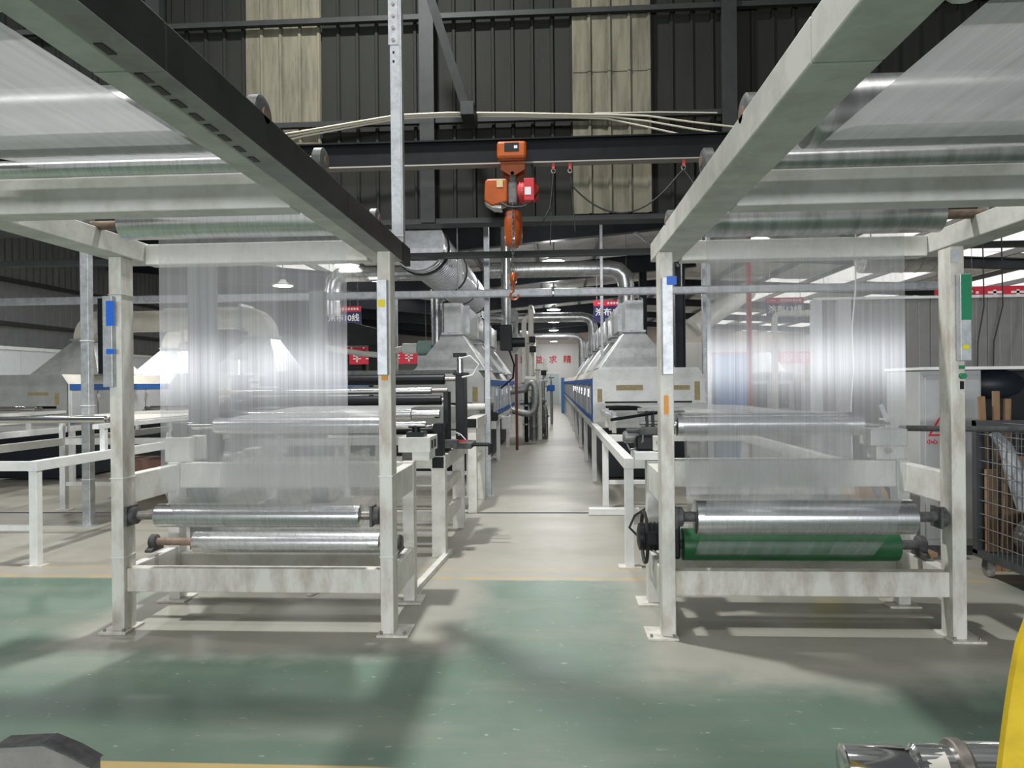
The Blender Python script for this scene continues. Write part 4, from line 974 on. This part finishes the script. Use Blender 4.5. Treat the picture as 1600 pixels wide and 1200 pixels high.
# ================================================================== PIPE STACK left of the aisle
def pipe(name, pts, r, m, lb, n=10, fl=(), cat='pipe'):
    t = thing(name, pts[0], lb, cat, 'pipework left of the aisle')
    MB().tube(pts, r, n).obj('pipe_run', m, t, smooth=True)
    for (p, d, rr) in fl:
        p = Vector(p); d = Vector(d)
        MB().cyl(p-d*.02, p+d*.02, rr, 12).obj('flange', 'pipegrey', t)
    return t
U = (0, 0, 1)
pipe('lagged_pipe', [(-.62, 20, .0), (-.62, 20, 3.55), (-.62, 20.1, 3.62), (-.62, 20.4, 3.64), (-.62, 24, 3.64)], .075, 'insul', 'tallest white lagged pipe in the stack left of the aisle', fl=[((-.62, 20, 2.6), U, .11), ((-.62, 20, 1.3), U, .11)])
pipe('lagged_pipe', [(-.82, 20.2, .0), (-.82, 20.2, 3.2), (-.78, 20.2, 3.32), (-.7, 20.2, 3.36), (-.62, 20.1, 3.36)], .07, 'insul', 'white lagged pipe whose elbow joins the tallest pipe', fl=[((-.82, 20.2, 1.5), U, .1)])
pipe('lagged_pipe', [(-1.0, 21.5, 3.0), (-.8, 21.5, 2.98), (-.74, 21.5, 2.9), (-.74, 21.5, 0)], .085, 'insul', 'fat white pipe with a top bend behind the stack')
pipe('lagged_pipe', [(-.28, 24, .0), (-.28, 24, 2.2), (-.28, 24, 2.3)], .05, 'insul', 'slim white pipe nearest the aisle in the stack', fl=[((-.28, 24, 1.9), U, .09), ((-.28, 24, 1.55), U, .09)])
pipe('return_pipe', [(-1.06, 17.2, 1.3), (-.7, 17.2, 1.35), (-.62, 17.2, 1.5), (-.52, 17.2, 1.52), (-.45, 17.2, 1.42), (-.43, 17.2, 1.25), (-.43, 17.2, 1.0), (-.48, 17.2, .82), (-.6, 17.2, .76), (-.75, 17.2, .78), (-1.06, 17.2, .86)], .085, 'pipegrey', 'fat grey U shaped pipe bending out beside the left oven')
pipe('pump_pipe', [(-.5, 19.5, .0), (-.5, 19.5, .75), (-.46, 19.5, .86), (-.36, 19.5, .9), (-.26, 19.5, .86), (-.22, 19.5, .75), (-.22, 19.5, .0)], .06, 'pipegrey', 'grey arched pipe over the pump at the foot of the stack', fl=[((-.5, 19.5, .6), U, .1), ((-.22, 19.5, .6), U, .1)])
pipe('pump_pipe', [(-.6, 19.0, .0), (-.6, 19.0, .95), (-.55, 19.1, 1.05), (-.45, 19.3, 1.08)], .055, 'pipegrey', 'dark pipe left of the arched pump pipe', fl=[((-.6, 19, .5), U, .095)])
pipe('pump_pipe', [(-.38, 20.5, .0), (-.38, 20.5, 1.0), (-.38, 20.5, 1.2)], .06, 'pipegrey', 'upright grey pipe between the arched pump pipes', fl=[((-.38, 20.5, .9), U, .1)])
for k, (x, y, z0, z1, r, m_, lb) in enumerate((
        (-.55, 19.2, .06, 1.7, .045, 'pipegrey', 'first slim grey riser among the pump pipes'), (-.48, 21.8, .0, 2.1, .05, 'insul', 'short white riser behind the pump pipes'),
        (-.3, 21.0, .0, 1.55, .055, 'pipegrey', 'grey riser close to the aisle behind the pump'), (-.52, 18.6, .0, 1.25, .07, 'pipegrey', 'thick short grey riser in front of the pump'),
        (-.58, 22.6, .0, 2.9, .04, 'insul', 'thin tall white riser behind the actuators'), (-.7, 18.2, .0, 1.5, .05, 'black', 'black riser beside the dark red post'))):
    pipe('riser_pipe', [(x, y, z0), (x, y, (z0+z1)/2), (x, y, z1)], r, m_, lb, fl=[((x, y, z0+(z1-z0)*q), U, r*1.7) for q in (.3, .62, .9)])
pipe('header_pipe', [(-.9, 18.9, .98), (-.5, 18.9, 1.0), (-.32, 19.1, 1.0), (-.3, 21, 1.0)], .06, 'pipegrey', 'grey header pipe joining the risers above the pump', fl=[((-.7, 18.9, .99), (1, 0, 0), .1)])
pipe('lagged_pipe', [(-.75, 18.8, 1.62), (-.5, 18.8, 1.6), (-.4, 18.9, 1.5), (-.38, 19, 1.35), (-.38, 19, 0)], .07, 'insul', 'white lagged bend above the pump pipes')
MB().tube([(-.82, 13.3, 2.12), (-.74, 13.5, 1.85), (-.78, 13.8, 1.6), (-1.03, 14.0, 1.4)], .018, 6).obj('black_cable', 'rubber', None, 'black cable drooping beside the dark red post', 'cable', smooth=True)
t = thing('pump', (-.42, 19.2, 0), 'dark circulation pump on the floor at the foot of the pipe stack', 'pump')
MB().lathe((-.62, 19.2, .3), (-.22, 19.2, .3), [(0, .1), (.03, .15), (.2, .15), (.22, .1), (.3, .1), (.32, .16), (.4, .12)], 18).obj('pump_body', 'cast', t, smooth=True)
MB().box(-.65, -.18, 19.05, 19.35, 0, .06).obj('base_plate', 'cast', t); MB().box(-.55, -.3, 19.1, 19.3, .06, .2).obj('saddle', 'cast', t)
MB().lathe((-.42, 18.98, .5), (-.42, 19.02, .5), [(0, .08), (.04, .08)], 18).obj('gauge_ring', 'black', t)
for k, (x, y, z, lb) in enumerate(((-.58, 19.9, 2.62, 'black actuator high on the tallest lagged pipe'), (-.57, 19.9, 2.35, 'black actuator second from the top of the tallest lagged pipe'), (-.33, 23.9, 1.75, 'dark valve head on the slim aisle pipe'))):
    t = thing('valve_actuator', (x, y, z), lb, 'valve', 'valves on the pipe stack')
    MB().box(x-.09, x+.09, y-.06, y+.06, z, z+.17).obj('actuator_body', 'black', t, bevel=.015)
    MB().cyl((x, y, z-.08), (x, y, z), .03, 10).obj('stem', 'steel', t); MB().cyl((x, y-.06, z+.09), (x, y-.1, z+.09), .05, 12).obj('cover', 'black', t)
for k, (x, y, z, lb) in enumerate(((-.32, 26, 1.18, 'left blue valve box beside the aisle'), (-.08, 26, 1.2, 'right blue valve box beside the aisle'))):
    t = thing('valve_box', (x, y, z), lb, 'valve', 'blue valve boxes by the aisle')
    MB().box(x-.12, x+.12, y-.1, y+.1, z, z+.22).obj('box', 'blue', t, bevel=.02); MB().cyl((x, y, 0), (x, y, z), .05, 10).obj('pipe', 'pipegrey', t); MB().cyl((x, y, z+.22), (x, y, z+.5), .02, 8).obj('stem', 'steel', t)
    MB().cyl((x-.1, y, z+.48), (x+.1, y, z+.48), .015, 8).obj('handle', 'black', t)
for k, (y, lb) in enumerate(((28, 'nearest white tank cover beside the aisle beyond the pipes'), (31, 'second white tank cover beside the aisle beyond the pipes'), (35, 'farthest white tank cover beside the aisle beyond the pipes'))):
    t = thing('lagged_tank', (-.75, y, 0), lb, 'tank', 'white lagged tanks beside the aisle')
    MB().lathe((-.75, y, .25), (-.75, y, 1.0), [(0, .35), (.6, .35), (.7, .25), (.75, .1)], 16).obj('shell', 'insul', t, smooth=True)
    for dx in (-.2, .2): MB().box(-.75+dx-.03, -.75+dx+.03, y-.03, y+.03, 0, .3).obj('leg', 'pipegrey', t)
MB().box(-.86, -.80, 16.0, 16.06, .0, 2.15).obj('red_post', 'darkred', None, 'thin dark red post beside the left oven', 'post', bevel=.004)
MB().box(-1.05, -.86, 14.3, 14.5, .58, .84).obj('control_box', 'white', None, 'small white control box hanging below the left oven', 'box', bevel=.01)
MB().tube([(-.9, 14.0, 1.7), (-.86, 14.1, 1.2), (-.84, 14.3, .9), (-.86, 14.4, .85)], .012, 6).obj('white_cable', 'white', None, 'white cable running down the side of the left oven', 'cable', smooth=True)
MB().box(.38, .53, 35.6, 36.4, 0, 1.75).obj('blue_cabinet', 'bluecab', None, 'narrow blue cabinet far down the right side of the aisle', 'cabinet', bevel=.02)

# ================================================================== SIGNS AND BANNERS
def sign(x, y, z, s, lb):
    t = thing('line_sign', (x, y, z-.27), lb, 'sign', 'hanging line signs')
    w, h_ = .86, .52
    b = MB().box(x-w/2, x+w/2, y, y+.02, z-h_/2, z+h_/2).obj('board', 'signnavy', t)
    MB().box(x-w/2, x+w/2, y-.004, y-.0005, z+h_/2-.13, z+h_/2).obj('red_header', 'signred', t)
    text('lettering', s, .195, (x, y-.006, z-.03), 'letter', t, bold=.004)
    # header and footer print is illegible in the photograph: small marks only
    for k in range(7): MB().box(x-.1+k*.07, x-.055+k*.07, y-.008, y-.0045, z+h_/2-.09, z+h_/2-.04).obj('header_mark', 'letter', t)
    MB().box(x-.33, x-.21, y-.008, y-.0045, z+h_/2-.075, z+h_/2-.055).obj('header_mark', 'letter', t)
    for k in range(4): MB().box(x+.17+k*.055, x+.2+k*.055, y-.004, y-.0005, z-h_/2+.04, z-h_/2+.065).obj('footer_mark', 'letter', t)
    for dx in (-.35, .35): MB().cyl((x+dx, y+.01, z+h_/2), (x+dx, y+.01, rz(x+dx)+.06), .006, 6).obj('drop_wire', 'steel', t)
    return t
sign(-5.09, 17.2, 3.15, '涂布10线', 'navy hanging sign reading line ten at the left film edge')
sign(-2.02, 17.2, 3.17, '涂布11线', 'navy hanging sign reading line eleven behind the near left hood')
sign(1.40, 17.2, 3.19, '涂布12线', 'navy hanging sign reading line twelve left of the right hood duct')
sign(5.45, 17.2, 3.19, '涂布13线', 'navy hanging sign reading line thirteen seen through the right film')
sign(9.35, 17.2, 3.32, '涂布14线', 'navy hanging sign partly behind the partition left of the right post')
def banner(x0, x1, y, z0, z1, lb, n, y1=None):
    t = thing('red_banner', ((x0+x1)/2, y, z0), lb, 'banner', 'red banners in the hall')
    y1 = y if y1 is None else y1
    MB().bar((x0, y, (z0+z1)/2), (x1, y1, (z0+z1)/2), .02, z1-z0).obj('cloth', 'signred', t)
    for k in range(n):
        tt = (k+.6)/n; xx = x0+(x1-x0)*tt; w = (x1-x0)/n*.3; yy = y+(y1-y)*tt-.014
        hh = (z1-z0)*.32; zc = (z0+z1)/2
        MB().box(xx-w, xx+w, yy-.004, yy, zc+hh*.45, zc+hh*.8).box(xx-w*.2, xx+w*.2, yy-.004, yy, zc-hh, zc+hh).box(xx-w, xx+w, yy-.004, yy, zc-hh*.3, zc).obj('character_mark', 'letter', t)
    for xx, yy in ((x0+.05, y), (x1-.05, y1)): MB().cyl((xx, yy, z1-.05), (xx, yy, rz(xx)+.06), .008, 6).obj('cord', 'steel', t)
banner(10.3, 17.5, 20, 3.42, 3.98, 'long red banner above the partition at the right edge', 12)
banner(-13.0, -11.3, 28, 3.9, 4.45, 'red banner left of the curved duct seen through the left film', 4)
banner(-9.9, -7.3, 30, 2.95, 3.4, 'red banner between the left film edge and the right post of the left stand', 5)
banner(-7.5, -4.6, 26, 2.25, 2.7, 'lower red banner behind the near left hood', 6)
banner(4.9, 8.9, 24, 2.05, 2.45, 'red banner behind the white lagged pipe seen through the right film', 8)

# ================================================================== HALL LAMPS
def disc(x, y, z, lb, r=.27):
    t = thing('hall_lamp', (x, y, z), lb, 'lamp', 'round lamps hanging in the hall')
    MB().lathe((x, y, z), (x, y, z+.16), [(0, r), (.03, r), (.05, r*.6), (.1, r*.35), (.16, r*.25)], 20).obj('shade', 'white', t, smooth=True)
    MB().cyl((x, y, z-.012), (x, y, z-.001), r*.88, 20).obj('diffuser', 'lampglass', t)
    MB().cyl((x, y, z+.15), (x, y, rz(x)-(.0 if x < -6 else .04)), .012, 6).obj('drop_rod', 'steel', t)
names = ('nearest', 'second', 'third', 'fourth', 'fifth', 'sixth', 'seventh')
for k, y in enumerate((16.0, 21.5, 26.6, 32.0, 37.0, 42.0, 47.0)): disc(.03, y, 4.2, '%s round lamp hanging over the aisle' % names[k])
disc(-3.45, 14.2, 3.6, 'bright round lamp behind the near left hood', .3)
disc(-4.05, 13.9, 3.85, 'round lamp just left of the right post of the left stand', .26)
disc(-6.9, 18, 4.05, 'round lamp seen through the upper left film'); disc(6.7, 18, 4.63, 'round lamp seen through the upper right film')
disc(4.2, 15, 4.4, 'round lamp behind the left post of the right stand')

# ================================================================== RIGHT SIDE
pw = thing('partition', (8, 8.3, 0), 'tall grey panel partition at the right', 'partition')
for i in range(16):
    xx = 2.98+i*.62
    pf = [(xx, 8.34), (xx, 8.285)]
    for k in range(5):
        a = xx+k*.1228; pf += [(a+.004, 8.28), (a+.112, 8.28), (a+.1165, 8.286)]
    MB().prism(pf+[(xx+.614, 8.285), (xx+.614, 8.34)], 'z', 0, 2.40).obj('panel', 'greypanel', pw)
MB().box(2.95, 12.9, 8.26, 8.36, 2.40, 2.43).obj('top_rail', 'white', pw)
MB().box(2.93, 3.02, 8.24, 8.38, 0, 2.40).obj('corner_post', 'cabinet', pw)
MB().box(3.18, 3.32, 8.2, 8.28, 0, 2.40).obj('column_cover', 'cabinet', pw)
# electrical cabinet with warning sign
cb = thing('electrical_cabinet', (3.8, 6.6, 0), 'grey electrical cabinet with a red lightning warning triangle', 'cabinet')
MB().box(3.11, 3.62, 6.3, 6.9, .08, 1.57).obj('body', 'cabinet', cb, bevel=.006)
MB().box(3.15, 3.6, 6.285, 6.299, .14, 1.53).obj('door', 'cabinet', cb, bevel=.004)
MB().box(3.62, 4.36, 6.75, 6.9, .08, 1.57).obj('back_panel', 'girt', cb); MB().box(4.36, 4.4, 6.3, 6.9, .08, 1.57).obj('side_panel', 'cabinet', cb)
MB().box(4.4, 4.9, 6.5, 6.9, .08, 1.53).obj('second_body', 'cabinet', cb, bevel=.006)
MB().box(3.1, 4.45, 6.2, 6.92, 1.575, 1.60).obj('top_ledge', 'white', cb)
MB().box(3.16, 4.4, 6.3, 6.9, 0, .08).obj('plinth', 'cast', cb)
def outline_tri(cx, cz, r, w, y, par):
    P = [(cx+r*math.cos(a), cz+r*math.sin(a)) for a in (PI/2, PI*7/6, PI*11/6)]; Q = [(cx+(r-w)*math.cos(a), cz+(r-w)*math.sin(a)) for a in (PI/2, PI*7/6, PI*11/6)]
    b = MB(); b.add([(p[0], y, p[1]) for p in P]+[(p[0], y, p[1]) for p in Q]+[(p[0], y+.003, p[1]) for p in P], [(i, (i+1) % 3, 3+(i+1) % 3, 3+i) for i in range(3)])
    b.obj('warning_triangle', 'redletter', par)
w_ = thing('warning_sign', (3.30, 6.28, .95), 'red electrical warning triangle on the grey cabinet', 'sign')
outline_tri(3.30, 1.09, .15, .03, 6.281, w_)
MB().prism([(3.315, 1.16), (3.27, 1.08), (3.297, 1.085), (3.28, 1.035), (3.33, 1.105), (3.303, 1.1), (3.328, 1.155)], 'y', 6.279, 6.2835).obj('lightning_bolt', 'redletter', w_)
text('lettering', '小心 有电危险', .045, (3.30, 6.281, .965), 'redletter', w_, bold=.001, depth=.002)
# dark bag and boards on the cabinet recess
b = MB(); b.ball((3.9, 6.6, 1.45), .3, 14, (.85, .5, .45)); b.obj('dark_bag', 'navy', None, 'dark blue bag hanging under the cabinet ledge', 'bag', smooth=True)
for k, (x, z, l, ang, lb) in enumerate(((3.38, 1.02, .34, .1, 'left split wood stick standing behind the cart'), (3.43, 1.0, .4, .0, 'middle split wood stick standing behind the cart'), (3.48, 1.01, .33, -.06, 'right split wood stick standing behind the cart'))):
    MB().bar((x, 5.78, 0), (x-ang*.6, 5.78, z+l), .045, .025, (0, 1, 0)).obj('wood_stick', 'wood', None, lb, 'stick', 'split wood sticks behind the cart')
# wire cart
ct = thing('wire_cart', (3.3, 5.3, 0), 'dark wire mesh cart full of scrap at the right edge', 'cart')
def cpost(x, y): MB().box(x-.03, x+.03, y-.03, y+.03, .17, 1.17).obj('post', 'cart', ct)
cx0, cx1, cy0, cy1 = 3.19, 4.1, 4.9, 5.68
MB().box(cx0, cx1, cy0, cy1, .15, .2).obj('deck', 'cart', ct)
for x in (cx0+.03, cx1-.03):
    for y in (cy0+.03, cy1-.03): cpost(x, y)
MB().box(cx0-.02, cx0+.075, cy0-.02, cy0+.03, .15, 1.16).obj('corner_upright', 'cart', ct)
for y in (cy0, cy1-.05): MB().box(cx0, cx1, y, y+.05, 1.13, 1.18).obj('top_rail', 'cart', ct)
for x in (cx0, cx1-.05): MB().box(x, x+.05, cy0, cy1, 1.13, 1.18).obj('top_rail', 'cart', ct)
m = MB()
for k in range(9): z = .28+k*.1; m.cyl((cx0+.03, cy0+.02, z), (cx1-.03, cy0+.02, z), .004, 5); m.cyl((cx0+.02, cy0+.03, z), (cx0+.02, cy1-.03, z), .004, 5); m.cyl((cx0+.03, cy1-.02, z), (cx1-.03, cy1-.02, z), .004, 5)
for k in range(16): x = cx0+.06+k*.054; m.cyl((x, cy0+.02, .2), (x, cy0+.02, 1.14), .004, 5); m.cyl((x, cy1-.02, .2), (x, cy1-.02, 1.14), .004, 5)
for k in range(11): y = cy0+.06+k*.055; m.cyl((cx0+.02, y, .2), (cx0+.02, y, 1.14), .004, 5)
m.obj('wire_mesh', 'wire', ct, kind='stuff')
for x, y in ((cx0+.08, cy0+.12), (cx1-.3, cy0+.08), (cx0+.08, cy1-.06), (cx1-.1, cy1-.1)):
    q = MB().lathe((x-.02, y, .065), (x+.02, y, .065), [(0, .055), (.006, .065), (.034, .065), (.04, .055)], 18).obj('caster', 'guard', ct, smooth=True)
    MB().box(x-.03, x-.022, y-.025, y+.025, .06, .15).box(x+.022, x+.03, y-.025, y+.025, .06, .15).box(x-.03, x+.03, y-.03, y+.03, .135, .15).obj('fork', 'cart', q)
MB().cyl((2.33, 4.98, 1.17), (4.1, 5.0, 1.14), .02, 12).obj('steel_tube', 'cast', None, 'dark steel tube lying across the front rail of the cart', 'tube', smooth=True)
b = MB(); b.ball((3.42, 5.2, .37), .19, 14, (1.0, 1.2, .85)); b.obj('scrap_pile', 'scrap', None, 'dark shiny scrap heap at the bottom of the wire cart', 'scrap')
for k, (x, y, lean, lb) in enumerate(((3.25, 5.55, .0, 'left plank in the wire cart'), (3.33, 5.5, .03, 'middle plank in the wire cart'), (3.42, 5.52, .02, 'right plank in the wire cart'))):
    MB().bar((x, y, .21), (x+lean, y, .82+.05*k), .07, .03, (0, 1, 0)).obj('plank', 'wood', None, lb, 'plank', 'planks in the wire cart')
b = MB(); pts = [(3.24, 5.5, 1.1), (3.3, 5.45, 1.0), (3.32, 5.4, .85), (3.36, 5.36, .7), (3.38, 5.34, .55)]
b.tube(pts, [.03, .045, .06, .075, .06], 10).obj('shiny_sleeve', 'clearbag', None, 'shiny grey plastic sleeve draped inside the wire cart', 'plastic sleeve')
b = MB(); b.ball((3.62, 5.2, .74), .19, 12, (.9, .9, 1.0)); b.obj('blue_sack', 'bluebag', None, 'blue plastic sack in the right part of the wire cart', 'sack', smooth=True)
b = MB(); b.ball((3.72, 5.2, .38), .17, 12, (1.0, .9, .95)); b.obj('grey_sack', 'clearbag', None, 'grey plastic sack under the blue sack in the wire cart', 'sack', smooth=True)
# junk between stand and cart
MB().box(2.52, 2.92, 6.1, 6.5, .12, .78).obj('cardboard_box', 'cardboard', None, 'tall cardboard box behind the right stand', 'box', bevel=.004)
for k, lb in enumerate(('lowest board of the stack under the cardboard box', 'middle board of the stack under the cardboard box', 'top board of the stack under the cardboard box')):
    MB().box(2.5-.02*k, 3.0+.02*k, 5.95-.03*k, 6.5, .04*k, .04*k+.034).obj('board', 'wood', None, lb, 'board', 'boards under the cardboard box')
MB().bar((2.3, 5.45, .9), (2.62, 5.45, .02), .04, .03, (0, 1, 0)).obj('angle_iron', 'pipegrey', None, 'grey angle iron leaning behind the right stand', 'bar')
MB().tube([(2.22, 5.2, .78), (2.28, 5.2, .82), (2.36, 5.2, .7), (2.4, 5.2, .4), (2.5, 5.18, .22), (2.6, 5.15, .1)], .014, 8).obj('black_hose', 'rubber', None, 'black hose hanging beside the right end of the green roller', 'hose', smooth=True)
t = thing('machine_box', (2.3, 5.3, 0), 'low white machine box behind the right end of the green roller', 'box')
MB().box(2.05, 2.5, 5.12, 5.6, .14, .45).obj('housing', 'paint', t, bevel=.006); MB().box(2.1, 2.45, 5.15, 5.55, 0, .14).obj('plinth', 'paint', t)
MB().box(1.85, 2.03, 5.2, 5.3, 0, .3).obj('yellow_can', 'yellow', None, 'yellow container behind the green roller', 'container', bevel=.02)
MB().box(2.28, 2.6, 5.3, 5.9, .0, .12).obj('crate', 'cast', None, 'dark crate behind the right post of the right stand', 'crate', bevel=.006)
# line thirteen seen through the right film
t = thing('far_oven', (5.2, 17.6, 0), 'grey oven with dark windows seen through the right film', 'oven')
MB().box(4.62, 5.75, 17.5, 22, .5, 1.72).obj('body', 'doorgrey', t, bevel=.01)
for k in range(4): MB().box(4.66+k*.27, 4.89+k*.27, 17.49, 17.51, 1.5, 1.66).obj('window', 'girt', t)
for k in range(2): MB().box(4.68+k*.55, 5.1+k*.52, 17.485, 17.51, .85, 1.42).obj('door', 'girt', t)
MB().frustum((4.62, 5.6, 17.6, 18.8), 1.72, (4.9, 5.3, 17.9, 18.4), 2.2).obj('hood', 'hood', t)
MB().box(4.62, 5.75, 17.5, 22, .0, .5).obj('base', 'doorgrey', t)
MB().box(5.8, 6.7, 17.2, 20, 0, 1.45).obj('far_cabinet', 'doorgrey', None, 'pale grey machine cabinet right of the far oven behind the right film', 'cabinet', bevel=.01)
for k, (x, w, h_, lb) in enumerate(((5.9, .25, .18, 'small left carton on the far cabinet behind the right film'), (6.2, .3, .45, 'large carton on the far cabinet behind the right film'), (6.55, .22, .2, 'small right carton on the far cabinet behind the right film'))):
    MB().box(x-w/2, x+w/2, 17.4, 17.8, 1.45, 1.45+h_).obj('carton', 'cardboard', None, lb, 'carton', 'cartons on the far cabinet', bevel=.004)
t = thing('blue_locker', (3.2, 13, 0), 'bright blue cabinet seen through the right film', 'cabinet')
MB().box(2.98, 3.2, 13.0, 13.6, 0, 1.98).obj('side', 'bluecab', t, bevel=.01); MB().box(3.2, 3.43, 12.98, 13.6, 0, 1.98).obj('door', 'bluecab', t, bevel=.01)
MB().lathe((3.31, 12.97, 1.62), (3.31, 12.985, 1.62), [(0, .07), (.015, .07)], 18).obj('round_vent', 'blue', t)
MB().box(3.46, 3.54, 13.0, 13.08, 0, 5.0).obj('red_column', 'redpaint', None, 'slim red painted post seen through the right film', 'post', bevel=.004)
MB().tube([(3.0, 17.5, 3.3), (2.6, 16.6, 2.9), (2.45, 16.2, 2.2), (2.45, 16.2, 0)], .04, 8).obj('red_pipe', 'redpaint', None, 'red pipe bending down behind the right hood', 'pipe', smooth=True)
# left: small things under the far left table
MB().box(-9.0, -8.3, 9.0, 9.6, .0, .68).obj('brown_crate', 'brownbox', None, 'brown box under the far left entry table', 'box', bevel=.01)
MB().box(-6.1, -5.3, 9.6, 10.1, 0, .5).obj('brown_crate', 'brownbox', None, 'brown box under the entry table left of the left post', 'box', bevel=.01)

for k, (x0_, x1_, lb) in enumerate(((4.72, 4.66, 'left thin black cable hanging in front of the partition by the right post'), (4.92, 4.83, 'right thin black cable hanging in front of the partition by the right post'))):
    MB().tube([(x0_, 8.2, 4.6), (x0_+.02, 8.2, 3.2), (x0_+.03, 8.2, 2.3), (x1_+.02, 8.2, 1.9), (x1_, 8.2, 1.0), (x1_, 8.2, 0)], .007, 6).obj('black_cable', 'rubber', None, lb, 'cable', 'black cables before the partition', smooth=True)
MB().tube([(3.38, 8.2, 3.3), (3.37, 8.2, 2.5), (3.33, 8.2, 2.1), (3.34, 8.2, 1.6), (3.31, 8.2, 1.2), (3.33, 8.2, 0)], .008, 6).obj('white_cable', 'white', None, 'white cable hanging before the partition behind the right film', 'cable', smooth=True)
# ================================================================== FOREGROUND
t = thing('chrome_shaft', (.9, 1.5, 0), 'polished steel shaft end lying at the bottom right corner', 'shaft')
MB().lathe((.58, 1.5, .715), (.795, 1.5, .715), [(0, .033), (.004, .038), (.12, .038), (.125, .034), (.14, .034), (.145, .041), (.215, .041)], 28).obj('journal', 'chrome', t, smooth=True)
MB().lathe((.795, 1.5, .715), (.825, 1.5, .715), [(0, .05), (.003, .053), (.022, .053), (.03, .046)], 28).obj('collar', 'steel', t, smooth=True)
MB().cyl((.825, 1.5, .715), (1.6, 1.5, .715), .047, 28).obj('barrel', 'chrome', t, smooth=True)
MB().lathe((.735, 1.5, .712), (.775, 1.5, .712), [(0, .043), (.04, .044)], 20).obj('paper_wrap', 'paper', t, smooth=True)
MB().box(.74, .80, 1.46, 1.54, 0, .67).obj('cradle_post', 'guard', t); MB().box(1.4, 1.46, 1.46, 1.54, 0, .67).obj('cradle_post', 'guard', t)
MB().box(.68, .86, 1.38, 1.62, 0, .01).obj('cradle_foot', 'guard', t); MB().box(1.34, 1.52, 1.38, 1.62, 0, .01).obj('cradle_foot', 'guard', t)
# yellow sling hooked over a hidden post at the right edge
t = thing('yellow_sling', (.74, 1.1, .5), 'yellow webbing sling at the right edge', 'sling')
b = MB(); n = 14
for i in range(n+1):
    s_ = i/n; z = 1.155-.7*s_; xl = .702-.05*min(1, s_*2.6)**.6; w = .016+.06*min(1, s_*2.6)**.7
    b.v += [(xl, 1.1, z), (xl+w, 1.07, z), (xl+w, 1.085, z), (xl, 1.112, z)]
for i in range(n):
    q = i*4; b.f += [(q, q+1, q+5, q+4), (q+1, q+2, q+6, q+5), (q+2, q+3, q+7, q+6), (q+3, q, q+4, q+7)]
b.f += [(3, 2, 1, 0), (4*n, 4*n+1, 4*n+2, 4*n+3)]
b.obj('front_band', 'yellowstrap', t, smooth=True)
b = MB()
for i in range(n+1):
    s_ = i/n; z = 1.11-.65*s_; xl = .722+.03*s_
    b.v += [(xl, 1.15, z), (xl+.06, 1.12, z), (xl+.06, 1.13, z), (xl, 1.16, z)]
for i in range(n):
    q = i*4; b.f += [(q, q+1, q+5, q+4), (q+1, q+2, q+6, q+5), (q+2, q+3, q+7, q+6), (q+3, q, q+4, q+7)]
b.f += [(3, 2, 1, 0), (4*n, 4*n+1, 4*n+2, 4*n+3)]
b.obj('back_band', 'yellowstrap', t, smooth=True)
t = thing('metal_guard', (-1.9, 2.2, 0), 'dusty grey metal guard plate at the bottom left corner', 'guard')
MB().prism([(-2.3, 0), (-1.49, 0), (-1.49, .29), (-1.56, .325), (-1.64, .356), (-1.8, .345), (-2.3, .34)], 'y', 2.2, 2.26).obj('cover', 'guard', t, bevel=.004)
MB().prism([(-1.8, .346), (-1.64, .357), (-1.56, .326), (-1.49, .291), (-1.484, .295), (-1.555, .333), (-1.64, .365), (-1.8, .354)], 'y', 2.195, 2.265).obj('edge_trim', 'cast', t)
MB().box(-2.2, -1.55, 2.16, 2.4, 0, .02).obj('foot', 'guard', t)
